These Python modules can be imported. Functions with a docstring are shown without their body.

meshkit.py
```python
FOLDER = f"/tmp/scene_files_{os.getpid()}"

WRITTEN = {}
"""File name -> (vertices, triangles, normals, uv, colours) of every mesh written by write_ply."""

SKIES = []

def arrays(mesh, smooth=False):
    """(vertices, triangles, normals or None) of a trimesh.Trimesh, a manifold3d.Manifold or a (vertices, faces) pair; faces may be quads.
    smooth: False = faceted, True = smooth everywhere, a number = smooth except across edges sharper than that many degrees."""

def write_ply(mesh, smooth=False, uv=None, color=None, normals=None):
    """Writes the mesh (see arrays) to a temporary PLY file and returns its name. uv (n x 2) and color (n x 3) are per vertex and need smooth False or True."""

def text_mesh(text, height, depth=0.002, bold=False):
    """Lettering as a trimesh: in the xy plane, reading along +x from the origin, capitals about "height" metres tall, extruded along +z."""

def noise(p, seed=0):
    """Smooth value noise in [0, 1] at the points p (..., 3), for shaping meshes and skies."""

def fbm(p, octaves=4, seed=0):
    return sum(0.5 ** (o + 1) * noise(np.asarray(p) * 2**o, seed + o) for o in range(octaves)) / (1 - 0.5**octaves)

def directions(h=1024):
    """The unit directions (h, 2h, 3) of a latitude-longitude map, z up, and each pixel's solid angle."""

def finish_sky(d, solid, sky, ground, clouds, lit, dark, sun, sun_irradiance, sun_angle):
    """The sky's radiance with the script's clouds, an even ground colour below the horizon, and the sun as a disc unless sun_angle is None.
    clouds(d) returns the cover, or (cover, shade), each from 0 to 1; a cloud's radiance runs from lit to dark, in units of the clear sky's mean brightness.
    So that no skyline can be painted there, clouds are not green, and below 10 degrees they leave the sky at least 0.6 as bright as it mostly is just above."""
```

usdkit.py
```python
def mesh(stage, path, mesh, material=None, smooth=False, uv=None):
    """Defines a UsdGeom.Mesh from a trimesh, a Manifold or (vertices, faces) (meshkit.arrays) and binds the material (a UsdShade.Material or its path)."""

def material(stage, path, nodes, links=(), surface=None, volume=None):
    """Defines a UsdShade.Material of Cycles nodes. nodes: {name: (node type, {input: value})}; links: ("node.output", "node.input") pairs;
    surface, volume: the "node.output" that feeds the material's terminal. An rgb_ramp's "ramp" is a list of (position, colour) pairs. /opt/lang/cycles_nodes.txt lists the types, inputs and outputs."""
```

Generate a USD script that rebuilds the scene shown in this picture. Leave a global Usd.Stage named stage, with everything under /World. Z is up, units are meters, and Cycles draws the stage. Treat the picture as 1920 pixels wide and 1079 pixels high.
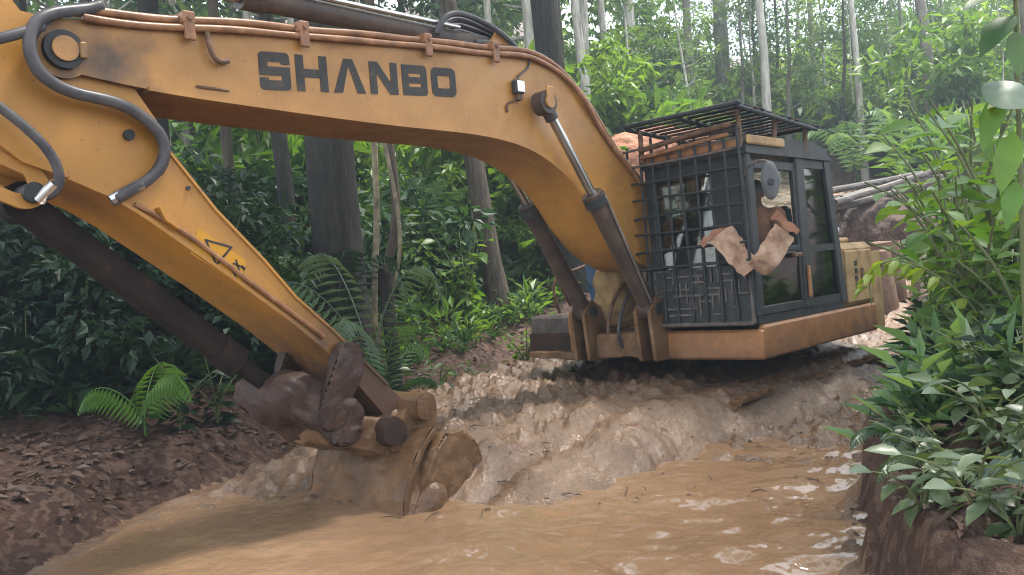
import math, random
import numpy as np, trimesh, shapely, usdkit, meshkit
from shapely.geometry import Polygon, LineString, Point
from scipy.spatial import cKDTree
from pxr import Usd, UsdGeom, UsdLux, UsdShade, Gf, Sdf, Vt

stage = Usd.Stage.CreateInMemory()
UsdGeom.SetStageUpAxis(stage, 'Z'); UsdGeom.SetStageMetersPerUnit(stage, 1.0)
UsdGeom.Xform.Define(stage, '/World'); UsdGeom.Scope.Define(stage, '/World/Looks')
RNG = np.random.default_rng(7)

# ------------------------------------------------------------------ camera
# world: x = the way the machine faces, y = its left, z up, 0 = level of the muddy water
CAM = np.array([6.3958, 3.3436, 1.3787])
CAM_R = np.array([-0.68593, 0.72283, -0.08382]); CAM_D = np.array([0.06495, -0.05392, -0.99643]); CAM_F = np.array([-0.72477, -0.68892, -0.00996])
cam = UsdGeom.Camera.Define(stage, '/World/camera')
M4 = Gf.Matrix4d(*CAM_R, 0, *(-CAM_D), 0, *(-CAM_F), 0, *CAM, 1)
cam.AddTransformOp().Set(M4)
cam.CreateHorizontalApertureAttr(36.0); cam.CreateVerticalApertureAttr(20.2); cam.CreateFocalLengthAttr(30.0)
cam.CreateClippingRangeAttr(Gf.Vec2f(0.05, 2000)); cam.CreateExposureAttr(3.15)

# ------------------------------------------------------------------ sky and sun
SUN_EL, SUN_AZ_DIR = math.radians(67), np.array([-0.90, 0.35])
SUN_AZ_DIR = SUN_AZ_DIR / np.linalg.norm(SUN_AZ_DIR)
SUN_ROT = math.atan2(SUN_AZ_DIR[0], SUN_AZ_DIR[1])
usdkit.material(stage, '/World/Looks/sky_look', {
    'sky': ('sky_texture', {'sky_type': 'single_scattering', 'sun_disc': False, 'sun_elevation': SUN_EL, 'sun_rotation': SUN_ROT}),
    'tc': ('texture_coordinate', {}),
    'n': ('noise_texture', {'scale': 2.2, 'detail': 6.0, 'roughness': 0.55}),
    'r': ('rgb_ramp', {'ramp': [(0.30, (0.35, 0.35, 0.35)), (0.6, (1, 1, 1))]}),
    'mx': ('mix_color', {'b': (3.1, 3.2, 3.3), 'use_clamp': False}),
    'bg': ('background_shader', {'strength': 0.1})},
    [('tc.generated', 'n.vector'), ('n.fac', 'r.fac'), ('r.color', 'mx.fac'), ('sky.color', 'mx.a'), ('mx.result', 'bg.color')], surface='bg.background')
sky = UsdLux.DomeLight.Define(stage, '/World/sky')
UsdShade.MaterialBindingAPI.Apply(sky.GetPrim()).Bind(UsdShade.Material.Get(stage, '/World/Looks/sky_look'))
sky.GetPrim().SetCustomDataByKey('kind', 'structure')
sun = UsdLux.DistantLight.Define(stage, '/World/sun')
sun.CreateIntensityAttr(0.4); sun.CreateAngleAttr(10.0); sun.CreateColorAttr(Gf.Vec3f(1.0, 0.95, 0.86)); sun.CreateNormalizeAttr(True)
sd = np.array([SUN_AZ_DIR[0] * math.cos(SUN_EL), SUN_AZ_DIR[1] * math.cos(SUN_EL), math.sin(SUN_EL)])
zx = np.cross([0, 0, 1], sd); zx /= np.linalg.norm(zx); zy = np.cross(sd, zx)
sun.AddTransformOp().Set(Gf.Matrix4d(*zx, 0, *zy, 0, *sd, 0, *(sd * 60), 1))

# ------------------------------------------------------------------ materials
def L(name): return f'/World/Looks/{name}'
def mat(name, ramp, scale=6, rough=0.6, detail=5, bump=0.0, bscale=40, bdist=0.02, metallic=0.0, spec=0.22, coat=0.0, rough_ramp=None, stretch=None, obj=True):
    n = {'tc': ('texture_coordinate', {}), 'geo': ('geometry', {}), 'n': ('noise_texture', {'scale': float(scale), 'detail': float(detail), 'roughness': 0.6}),
         'r': ('rgb_ramp', {'ramp': ramp}), 'p': ('principled_bsdf', {'roughness': float(rough), 'metallic': float(metallic), 'specular_ior_level': float(spec), 'coat_weight': float(coat)})}
    l = [('n.fac', 'r.fac'), ('r.color', 'p.base_color')]
    src = 'tc.object' if obj else 'geo.position'
    if stretch:
        n['m'] = ('mapping', {'scale': stretch}); l += [(src, 'm.vector'), ('m.vector', 'n.vector')]; src = 'm.vector'
    else: l += [(src, 'n.vector')]
    if bump:
        n['bn'] = ('noise_texture', {'scale': float(bscale), 'detail': 5.0, 'roughness': 0.6}); n['b'] = ('bump', {'strength': float(bump), 'distance': float(bdist)})
        l += [(src, 'bn.vector'), ('bn.fac', 'b.height'), ('b.normal', 'p.normal')]
    if rough_ramp:
        n['rr'] = ('map_range', {'from_min': 0.3, 'from_max': 0.7, 'to_min': float(rough_ramp[0]), 'to_max': float(rough_ramp[1]), 'clamp': True})
        l += [('n.fac', 'rr.value'), ('rr.result', 'p.roughness')]
    usdkit.material(stage, L(name), n, l, surface='p.BSDF')
    return L(name)

def leaf_mat(name, lo, hi, trans=0.35, rough=0.45, tint=0.35, spec=0.38):
    n = {'geo': ('geometry', {}), 'oi': ('object_info', {}), 'a': ('math', {'math_type': 'multiply', 'value2': tint}), 'b': ('math', {'math_type': 'multiply', 'value2': 1 - tint}),
         's': ('math', {'math_type': 'add'}), 'r': ('rgb_ramp', {'ramp': [(0, lo), (0.55, tuple((np.array(lo) + np.array(hi)) / 2)), (1, hi)]}),
         'p': ('principled_bsdf', {'roughness': rough, 'specular_ior_level': spec}), 't': ('translucent_bsdf', {}), 'br': ('mix_color', {'blend_type': 'multiply', 'fac': 1.0, 'b': (1.6, 1.5, 0.5), 'use_clamp': False}),
         'm': ('mix_closure', {'fac': trans})}
    l = [('oi.random', 'a.value1'), ('geo.random_per_island', 'b.value1'), ('a.value', 's.value1'), ('b.value', 's.value2'), ('s.value', 'r.fac'), ('r.color', 'p.base_color'),
         ('r.color', 'br.a'), ('br.result', 't.color'), ('p.BSDF', 'm.closure1'), ('t.BSDF', 'm.closure2')]
    usdkit.material(stage, L(name), n, l, surface='m.closure')
    return L(name)

def paint(name, base, rough=0.42, dirt=(0.16, 0.085, 0.045), mud_from=None, mud_to=None, dirt_amount=0.5):
    """Yellow machine paint: streaky dirt, scratches and (towards the digging end) dried mud that follows the world height."""
    n = {'geo': ('geometry', {}), 'n': ('noise_texture', {'scale': 2.6, 'detail': 9.0, 'roughness': 0.72}), 'r': ('map_range', {'from_min': 0.42, 'from_max': 0.72, 'to_min': 0.0, 'to_max': dirt_amount, 'clamp': True}),
         'n2': ('noise_texture', {'scale': 34.0, 'detail': 6.0, 'roughness': 0.7}), 'r2': ('map_range', {'from_min': 0.62, 'from_max': 0.68, 'to_min': 0.0, 'to_max': 0.75, 'clamp': True}),
         'm1': ('mix_color', {'a': base, 'b': dirt}), 'm2': ('mix_color', {'b': (0.09, 0.045, 0.025)}), 'p': ('principled_bsdf', {'specular_ior_level': 0.4}),
         'rr': ('map_range', {'from_min': 0.3, 'from_max': 0.8, 'to_min': rough - 0.08, 'to_max': rough + 0.3, 'clamp': True}),
         'bm': ('bump', {'strength': 0.12, 'distance': 0.01})}
    l = [('geo.position', 'n.vector'), ('geo.position', 'n2.vector'), ('n.fac', 'r.value'), ('n2.fac', 'r2.value'), ('r.result', 'm1.fac'), ('m1.result', 'm2.a'), ('r2.result', 'm2.fac'),
         ('n.fac', 'rr.value'), ('rr.result', 'p.roughness'), ('n.fac', 'bm.height'), ('bm.normal', 'p.normal')]
    last = 'm2.result'
    if name == 'boom_paint':
        n.update({'gd': ('vector_math', {'math_type': 'distance', 'vector2': (4.60, -1.07, 2.60)}), 'gn': ('noise_texture', {'scale': 6.0, 'detail': 5.0}), 'ga': ('math', {'math_type': 'multiply_add', 'value2': -0.5}),
                  'gr': ('map_range', {'from_min': -0.16, 'from_max': 0.06, 'to_min': 0.9, 'to_max': 0.0, 'clamp': True}), 'mg': ('mix_color', {'b': (0.035, 0.02, 0.014)})})
        l += [('geo.position', 'gd.vector1'), ('geo.position', 'gn.vector'), ('gn.fac', 'ga.value1'), ('gd.value', 'ga.value3'), ('ga.value', 'gr.value'), ('gr.result', 'mg.fac'), (last, 'mg.a')]; last = 'mg.result'
    if mud_from is not None:
        n.update({'sx': ('separate_xyz', {}), 'nm': ('noise_texture', {'scale': 5.0, 'detail': 6.0, 'roughness': 0.65}), 'ad': ('math', {'math_type': 'multiply_add', 'value2': 0.9}), 
                  'mr': ('map_range', {'from_min': mud_to + 0.45, 'from_max': mud_from + 0.45, 'to_min': 1.0, 'to_max': 0.0, 'clamp': True}), 'm3': ('mix_color', {'b': (0.062, 0.031, 0.017)})})
        l += [('geo.position', 'sx.vector'), ('geo.position', 'nm.vector'), ('nm.fac', 'ad.value1'), ('sx.z', 'ad.value3'), ('ad.value', 'mr.value'), ('mr.result', 'm3.fac'), (last, 'm3.a')]
        last = 'm3.result'
    l.append((last, 'p.base_color'))
    usdkit.material(stage, L(name), n, l, surface='p.BSDF')
    return L(name)

YEL = (0.50, 0.205, 0.030)
M = {}
M['boom_paint'] = paint('boom_paint', (0.29, 0.133, 0.022), dirt=(0.15, 0.075, 0.036), dirt_amount=0.6)
M['stick_paint'] = paint('stick_paint', (0.30, 0.130, 0.010), mud_from=1.55, mud_to=0.85, dirt_amount=0.35)
M['body_paint'] = paint('body_paint', (0.25, 0.108, 0.036), dirt=(0.12, 0.066, 0.038), dirt_amount=0.8, mud_from=0.78, mud_to=0.38)
M['hood_paint'] = mat('hood_paint', [(0.3, (0.13, 0.075, 0.038)), (0.5, (0.26, 0.165, 0.07)), (0.75, (0.32, 0.215, 0.11))], 4, 0.6, bump=0.1)
M['dark_metal'] = mat('dark_metal', [(0.3, (0.010, 0.013, 0.014)), (0.62, (0.026, 0.026, 0.025)), (0.8, (0.06, 0.045, 0.034))], 9, 0.55, bump=0.1, spec=0.25)
M['guard_metal'] = mat('guard_metal', [(0.3, (0.008, 0.014, 0.015)), (0.6, (0.022, 0.022, 0.022)), (0.75, (0.055, 0.042, 0.032))], 12, 0.6, spec=0.25)
M['rusty'] = mat('rusty', [(0.3, (0.045, 0.024, 0.015)), (0.6, (0.10, 0.052, 0.030)), (0.8, (0.19, 0.11, 0.065))], 10, 0.6, bump=0.2)
M['pipe_paint'] = mat('pipe_paint', [(0.3, (0.10, 0.045, 0.022)), (0.6, (0.19, 0.09, 0.042)), (0.8, (0.30, 0.18, 0.11))], 10, 0.38)
M['cyl_dark'] = mat('cyl_dark', [(0.3, (0.022, 0.016, 0.014)), (0.65, (0.055, 0.036, 0.026)), (0.8, (0.11, 0.06, 0.035))], 6, 0.42, bump=0.1)
M['cyl_mud_shade'] = mat('cyl_mud_shade', [(0.3, (0.007, 0.005, 0.004)), (0.65, (0.016, 0.010, 0.008)), (0.8, (0.045, 0.025, 0.016))], 6, 0.9, bump=0.3, spec=0.12)  # muddy metal, with the shade under the stick painted into its near-black colour
M['chrome'] = mat('chrome', [(0.3, (0.30, 0.30, 0.30)), (0.7, (0.48, 0.48, 0.48))], 3, 0.28, metallic=1.0)
M['rubber'] = mat('rubber', [(0.3, (0.022, 0.022, 0.026)), (0.7, (0.06, 0.055, 0.055))], 8, 0.38)
M['letter_paint'] = mat('letter_paint', [(0.3, (0.018, 0.018, 0.018)), (0.62, (0.035, 0.030, 0.026)), (0.8, (0.10, 0.05, 0.022))], 22, 0.6, obj=False, spec=0.2)
M['mud_caked'] = mat('mud_caked', [(0.25, (0.055, 0.029, 0.015)), (0.5, (0.10, 0.055, 0.028)), (0.75, (0.17, 0.10, 0.055))], 4, 0.28, bump=0.35, bscale=25, bdist=0.03)
M['mud_dark'] = mat('mud_dark', [(0.25, (0.018, 0.010, 0.007)), (0.55, (0.030, 0.015, 0.010)), (0.8, (0.065, 0.033, 0.019))], 4, 0.6, spec=0.25, bump=0.35, bscale=25, bdist=0.03)
M['decal'] = mat('decal', [(0.3, (0.34, 0.16, 0.008)), (0.7, (0.38, 0.185, 0.015))], 9, 0.45)
M['black'] = mat('black', [(0.3, (0.012, 0.012, 0.012)), (0.7, (0.03, 0.03, 0.03))], 9, 0.6)
M['lamp_lens'] = mat('lamp_lens', [(0.3, (0.6, 0.62, 0.6)), (0.7, (0.75, 0.75, 0.72))], 30, 0.15)
M['mirror_back'] = mat('mirror_back', [(0.3, (0.045, 0.047, 0.05)), (0.7, (0.09, 0.09, 0.093))], 12, 0.6, spec=0.2)
M['strip_metal'] = mat('strip_metal', [(0.3, (0.04, 0.032, 0.027)), (0.7, (0.10, 0.082, 0.070))], 12, 0.6)
M['flap'] = mat('flap', [(0.3, (0.09, 0.045, 0.028)), (0.48, (0.24, 0.145, 0.092)), (0.75, (0.38, 0.27, 0.195))], 7, 0.75, bump=0.3)
M['flap_brown'] = mat('flap_brown', [(0.3, (0.12, 0.05, 0.03)), (0.7, (0.25, 0.12, 0.07))], 9, 0.75)
M['skin'] = mat('skin', [(0.3, (0.045, 0.024, 0.015)), (0.7, (0.07, 0.037, 0.023))], 8, 0.5)
M['hair'] = mat('hair', [(0.3, (0.008, 0.008, 0.008)), (0.7, (0.02, 0.018, 0.016))], 30, 0.6)
M['shirt'] = mat('shirt', [(0.3, (0.10, 0.05, 0.03)), (0.7, (0.17, 0.085, 0.05))], 8, 0.85)
M['trousers'] = mat('trousers', [(0.3, (0.018, 0.022, 0.04)), (0.7, (0.04, 0.045, 0.07))], 8, 0.85)
M['eye_white'] = mat('eye_white', [(0.3, (0.5, 0.48, 0.45)), (0.7, (0.55, 0.53, 0.5))], 8, 0.4)
M['seat_fabric'] = mat('seat_fabric', [(0.3, (0.03, 0.032, 0.04)), (0.7, (0.06, 0.06, 0.07))], 14, 0.9)
M['blue_cloth'] = mat('blue_cloth', [(0.3, (0.025, 0.05, 0.09)), (0.7, (0.06, 0.10, 0.16))], 7, 0.8, bump=0.3, bscale=12)
M['khaki_cloth'] = mat('khaki_cloth', [(0.3, (0.16, 0.10, 0.045)), (0.7, (0.30, 0.20, 0.09))], 7, 0.85, bump=0.3, bscale=12)
M['white_cloth'] = mat('white_cloth', [(0.3, (0.40, 0.38, 0.41)), (0.7, (0.5, 0.48, 0.5))], 7, 0.7, bump=0.2, bscale=12)
M['pole_wood'] = mat('pole_wood', [(0.3, (0.025, 0.02, 0.017)), (0.55, (0.06, 0.048, 0.04)), (0.78, (0.18, 0.165, 0.155))], 5, 0.55, stretch=(1, 1, 6))
M['stump_wood'] = mat('stump_wood', [(0.3, (0.07, 0.04, 0.026)), (0.7, (0.17, 0.105, 0.07))], 6, 0.8, bump=0.3)
M['bark_dark'] = mat('bark_dark', [(0.3, (0.009, 0.008, 0.007)), (0.55, (0.020, 0.018, 0.014)), (0.8, (0.042, 0.038, 0.026))], 5, 0.85, bump=0.8, bscale=9, bdist=0.05, stretch=(3, 3, 0.6))
M['bark_brown'] = mat('bark_brown', [(0.3, (0.025, 0.02, 0.015)), (0.55, (0.06, 0.046, 0.034)), (0.8, (0.09, 0.09, 0.05))], 5, 0.85, bump=0.7, bscale=9, bdist=0.05, stretch=(3, 3, 0.6))
M['bark_pale'] = mat('bark_pale', [(0.3, (0.20, 0.18, 0.15)), (0.55, (0.38, 0.36, 0.31)), (0.8, (0.50, 0.48, 0.43))], 4, 0.8, bump=0.4, bscale=9, bdist=0.04, stretch=(3, 3, 0.5))
M['bark_grey'] = mat('bark_grey', [(0.3, (0.08, 0.075, 0.06)), (0.55, (0.16, 0.15, 0.12)), (0.8, (0.26, 0.25, 0.19))], 4, 0.85, bump=0.5, bscale=9, bdist=0.04, stretch=(3, 3, 0.5))
M['vine'] = mat('vine', [(0.3, (0.06, 0.05, 0.03)), (0.55, (0.16, 0.13, 0.08)), (0.8, (0.30, 0.27, 0.15))], 8, 0.8, bump=0.4)
M['stem_green'] = mat('stem_green', [(0.3, (0.045, 0.06, 0.02)), (0.7, (0.10, 0.11, 0.045))], 8, 0.6)
M['leaf_mid'] = leaf_mat('leaf_mid', (0.02, 0.055, 0.018), (0.13, 0.225, 0.065))
M['leaf_dark'] = leaf_mat('leaf_dark', (0.006, 0.019, 0.010), (0.030, 0.064, 0.028), trans=0.3, spec=0.25)  # green taken darker, shade of the undergrowth is put into the colour
M['leaf_bright'] = leaf_mat('leaf_bright', (0.05, 0.12, 0.02), (0.25, 0.36, 0.075), trans=0.45)
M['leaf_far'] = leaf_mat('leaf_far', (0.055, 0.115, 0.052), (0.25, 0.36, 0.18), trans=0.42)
M['leaf_sunny'] = leaf_mat('leaf_sunny', (0.10, 0.18, 0.025), (0.34, 0.44, 0.10), trans=0.5)
M['leaf_yellow'] = leaf_mat('leaf_yellow', (0.14, 0.20, 0.02), (0.30, 0.36, 0.05), trans=0.5)
M['leaf_grey'] = leaf_mat('leaf_grey', (0.05, 0.085, 0.05), (0.12, 0.17, 0.11), trans=0.25, rough=0.35)
M['leaf_dusty'] = leaf_mat('leaf_dusty', (0.04, 0.068, 0.028), (0.24, 0.29, 0.16), trans=0.3, rough=0.35)
M['leaf_dry'] = leaf_mat('leaf_dry', (0.035, 0.018, 0.012), (0.19, 0.115, 0.075), trans=0.1, rough=0.65)

def ground_mats():
    # forest floor: brown earth, litter-coloured flecks, damp patches
    n = {'geo': ('geometry', {}), 'n': ('noise_texture', {'scale': 1.6, 'detail': 8.0, 'roughness': 0.65}), 'v': ('voronoi_texture', {'scale': 22.0}), 'n3': ('noise_texture', {'scale': 30.0, 'detail': 5.0, 'roughness': 0.7}),
         'r': ('rgb_ramp', {'ramp': [(0.3, (0.028, 0.014, 0.010)), (0.5, (0.060, 0.030, 0.021)), (0.7, (0.11, 0.057, 0.039))]}),
         'rv': ('separate_color', {}), 'fl': ('map_range', {'from_min': 0.62, 'from_max': 0.66, 'to_min': 0.0, 'to_max': 0.6, 'clamp': True}), 'm': ('mix_color', {'b': (0.14, 0.085, 0.06)}),
         'b': ('bump', {'strength': 1.0, 'distance': 0.07}), 'p': ('principled_bsdf', {'roughness': 0.5, 'specular_ior_level': 0.25})}
    l = [('geo.position', 'n.vector'), ('geo.position', 'v.vector'), ('geo.position', 'n3.vector'), ('n.fac', 'r.fac'), ('v.color', 'rv.color'), ('rv.r', 'fl.value'), ('fl.result', 'm.fac'), ('r.color', 'm.a'),
         ('m.result', 'p.base_color'), ('n3.fac', 'b.height'), ('b.normal', 'p.normal')]
    usdkit.material(stage, L('forest_floor'), n, l, surface='p.BSDF')
    # churned wet mud: matt clods with slick wet smears between them
    n = {'geo': ('geometry', {}), 'n': ('noise_texture', {'scale': 1.5, 'detail': 9.0, 'roughness': 0.68}), 'n3': ('noise_texture', {'scale': 20.0, 'detail': 6.0, 'roughness': 0.65}),
         'mp': ('mapping', {'scale': (0.8, 2.2, 1.0)}), 'nw': ('noise_texture', {'scale': 2.6, 'detail': 5.0, 'roughness': 0.6}),
         'r': ('rgb_ramp', {'ramp': [(0.3, (0.055, 0.030, 0.017)), (0.5, (0.115, 0.067, 0.039)), (0.72, (0.19, 0.12, 0.073))]}),
         'ro': ('map_range', {'from_min': 0.42, 'from_max': 0.58, 'to_min': 0.46, 'to_max': 0.13, 'clamp': True}),
         'bs': ('map_range', {'from_min': 0.46, 'from_max': 0.58, 'to_min': 1.0, 'to_max': 0.6, 'clamp': True}),
         'b': ('bump', {'distance': 0.03}), 'p': ('principled_bsdf', {'specular_ior_level': 0.5})}
    l = [('geo.position', 'n.vector'), ('geo.position', 'n3.vector'), ('geo.position', 'mp.vector'), ('mp.vector', 'nw.vector'), ('n.fac', 'r.fac'), ('r.color', 'p.base_color'), ('nw.fac', 'ro.value'), ('ro.result', 'p.roughness'),
         ('nw.fac', 'bs.value'), ('bs.result', 'b.strength'), ('n3.fac', 'b.height'), ('b.normal', 'p.normal')]
    usdkit.material(stage, L('wet_mud'), n, l, surface='p.BSDF')
    # thick muddy water: opaque silt under a glossy skin
    n = {'geo': ('geometry', {}), 'n': ('noise_texture', {'scale': 0.7, 'detail': 5.0, 'roughness': 0.55}), 'mp': ('mapping', {'scale': (1, 1, 1), 'rotation': (0, 0, 0.76)}), 'n3': ('noise_texture', {'scale': 7.0, 'detail': 2.0, 'roughness': 0.5}),
         'r': ('rgb_ramp', {'ramp': [(0.3, (0.135, 0.079, 0.043)), (0.55, (0.175, 0.105, 0.059)), (0.75, (0.21, 0.13, 0.076))]}),
         'b': ('bump', {'strength': 0.6, 'distance': 0.03}), 'p': ('principled_bsdf', {'roughness': 0.035, 'ior': 1.55, 'specular_ior_level': 0.5})}
    l = [('geo.position', 'n.vector'), ('geo.position', 'mp.vector'), ('mp.vector', 'n3.vector'), ('n.fac', 'r.fac'), ('r.color', 'p.base_color'), ('n3.fac', 'b.height'), ('b.normal', 'p.normal')]
    usdkit.material(stage, L('silty_water'), n, l, surface='p.BSDF')
ground_mats()
M['forest_floor'], M['wet_mud'], M['silty_water'] = L('forest_floor'), L('wet_mud'), L('silty_water')
M['red_soil'] = mat('red_soil', [(0.3, (0.15, 0.06, 0.032)), (0.5, (0.25, 0.105, 0.06)), (0.75, (0.32, 0.17, 0.115))], 1.2, 0.85, detail=8, bump=0.8, bscale=6, bdist=0.1, obj=False)

# ------------------------------------------------------------------ prim helpers
used = {}
def numbered(parent, name):
    k = (parent, name); used[k] = used.get(k, -1) + 1
    return f'{parent}/{name}' if used[k] == 0 else f'{parent}/{name}_{used[k]:03d}'
def path_of(p): return '/World' if p is None else (p if isinstance(p, str) else str(p.GetPath()))
def tag(prim, label=None, cat=None, group=None, kind=None):
    for k, v in (('label', label), ('category', cat), ('group', group), ('kind', kind)):
        if v: prim.SetCustomDataByKey(k, v)
    return prim
def thing(name, label, cat, group=None, loc=(0, 0, 0)):
    x = UsdGeom.Xform.Define(stage, numbered('/World', name))
    if any(loc): x.AddTranslateOp().Set(Gf.Vec3d(*map(float, loc)))
    return tag(x.GetPrim(), label, cat, group)
def obj(name, mesh, material, parent=None, smooth=False, label=None):
    m = usdkit.mesh(stage, numbered(path_of(parent), name), mesh, material, smooth=smooth).GetPrim()
    if label: m.SetCustomDataByKey('label', label)
    return m
def copy_of(proto, name, label, cat, group, loc, rz=0, scale=1, tilt=(0, 0)):
    x = UsdGeom.Xform.Define(stage, numbered('/World', name))
    x.AddTranslateOp().Set(Gf.Vec3d(*map(float, loc))); x.AddRotateXYZOp().Set(Gf.Vec3f(float(tilt[0]), float(tilt[1]), float(rz)))
    s = (scale,) * 3 if np.ndim(scale) == 0 else scale
    x.AddScaleOp().Set(Gf.Vec3f(*map(float, s)))
    p = x.GetPrim(); p.GetReferences().AddInternalReference(proto); p.SetInstanceable(True)
    return tag(p, label, cat, group)
PROTO = stage.CreateClassPrim('/World/Prototypes')
def proto(name):
    return UsdGeom.Xform.Define(stage, f'/World/Prototypes/{name}').GetPrim()

# ------------------------------------------------------------------ mesh helpers
def cat(parts):
    vs, fs, n = [], [], 0
    for p in parts:
        v, f = (np.asarray(p.vertices), np.asarray(p.faces)) if hasattr(p, 'vertices') else (np.asarray(p[0], float), np.asarray(p[1], int))
        vs.append(v); fs.append(f + n); n += len(v)
    return trimesh.Trimesh(np.vstack(vs), np.vstack(fs), process=False)
def box(x0, x1, y0, y1, z0, z1, ch=0.0):
    """A box, with its edges chamfered by ch."""
    if not ch:
        m = trimesh.creation.box([x1 - x0, y1 - y0, z1 - z0]); m.apply_translation([(x0 + x1) / 2, (y0 + y1) / 2, (z0 + z1) / 2]); return m
    p = []
    for sx in (0, 1):
        for sy in (0, 1):
            for sz in (0, 1):
                c = np.array([(x0, x1)[sx], (y0, y1)[sy], (z0, z1)[sz]]); d = np.array([1 - 2 * sx, 1 - 2 * sy, 1 - 2 * sz]) * ch
                for a in range(3):
                    e = d.copy(); e[a] = 0; p.append(c + e)
    return trimesh.convex.convex_hull(np.array(p))
def prism(poly, y0, y1):
    """A polygon in the upright xz plane, from y0 to y1."""
    poly = poly if isinstance(poly, Polygon) else Polygon(poly).buffer(0)
    m = trimesh.creation.extrude_polygon(poly, abs(y1 - y0), engine='earcut')
    v = m.vertices
    m.vertices = np.c_[v[:, 0], max(y0, y1) - v[:, 2], v[:, 1]]
    return m
def smooth_path(pts, n=8):
    from scipy.interpolate import CubicSpline
    p = np.asarray(pts, float); t = np.r_[0, np.cumsum(np.linalg.norm(np.diff(p, axis=0), axis=1))]
    return CubicSpline(t, p)(np.linspace(0, t[-1], n * (len(p) - 1) + 1))
def tube(path, r, sides=8, caps=True):
    p = np.asarray(path, float); n = len(p); r = np.broadcast_to(np.asarray(r, float), n)
    t = np.gradient(p, axis=0); t /= np.maximum(np.linalg.norm(t, axis=1, keepdims=True), 1e-9)
    u = np.cross(t[0], [0, 0, 1.0]); u = u if np.linalg.norm(u) > 0.1 else np.cross(t[0], [0, 1.0, 0]); u /= np.linalg.norm(u)
    rings = []
    a = np.linspace(0, 2 * np.pi, sides, endpoint=False)
    for k in range(n):
        u = u - t[k] * np.dot(u, t[k]); u /= np.linalg.norm(u); w = np.cross(t[k], u)
        rings.append(p[k] + r[k] * (np.cos(a)[:, None] * u + np.sin(a)[:, None] * w))
    v = np.vstack(rings); f = []
    for k in range(n - 1):
        for s in range(sides):
            a0, a1, b0, b1 = k * sides + s, k * sides + (s + 1) % sides, (k + 1) * sides + s, (k + 1) * sides + (s + 1) % sides
            f += [[a0, a1, b1], [a0, b1, b0]]
    if caps:
        v = np.vstack([v, p[0], p[-1]]); c0, c1 = len(v) - 2, len(v) - 1
        for s in range(sides):
            f += [[c0, (s + 1) % sides, s], [c1, (n - 1) * sides + s, (n - 1) * sides + (s + 1) % sides]]
    return trimesh.Trimesh(v, np.array(f), process=False)
def rod(a, b, r, sides=16): return tube([a, b], r, sides)
def ycyl(x, z, y0, y1, r, sides=24): return tube([(x, y0, z), (x, y1, z)], r, sides)
def strip_plate(path_xz, y0, y1, th):
    """A plate that follows a line in the xz plane."""
    return prism(LineString(path_xz).buffer(th / 2, cap_style=2, join_style=2), y0, y1)
def lumpy(mesh, amp, freq, seed=0, sub=None):
    m = mesh.copy()
    if sub:
        v, f = trimesh.remesh.subdivide_to_size(m.vertices, m.faces, sub); m = trimesh.Trimesh(v, f)
    m.merge_vertices()
    m.vertices = m.vertices + m.vertex_normals * ((meshkit.fbm(m.vertices * freq + 31.7, 4, seed) - 0.45) * 2 * amp)[:, None]
    return m

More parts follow.
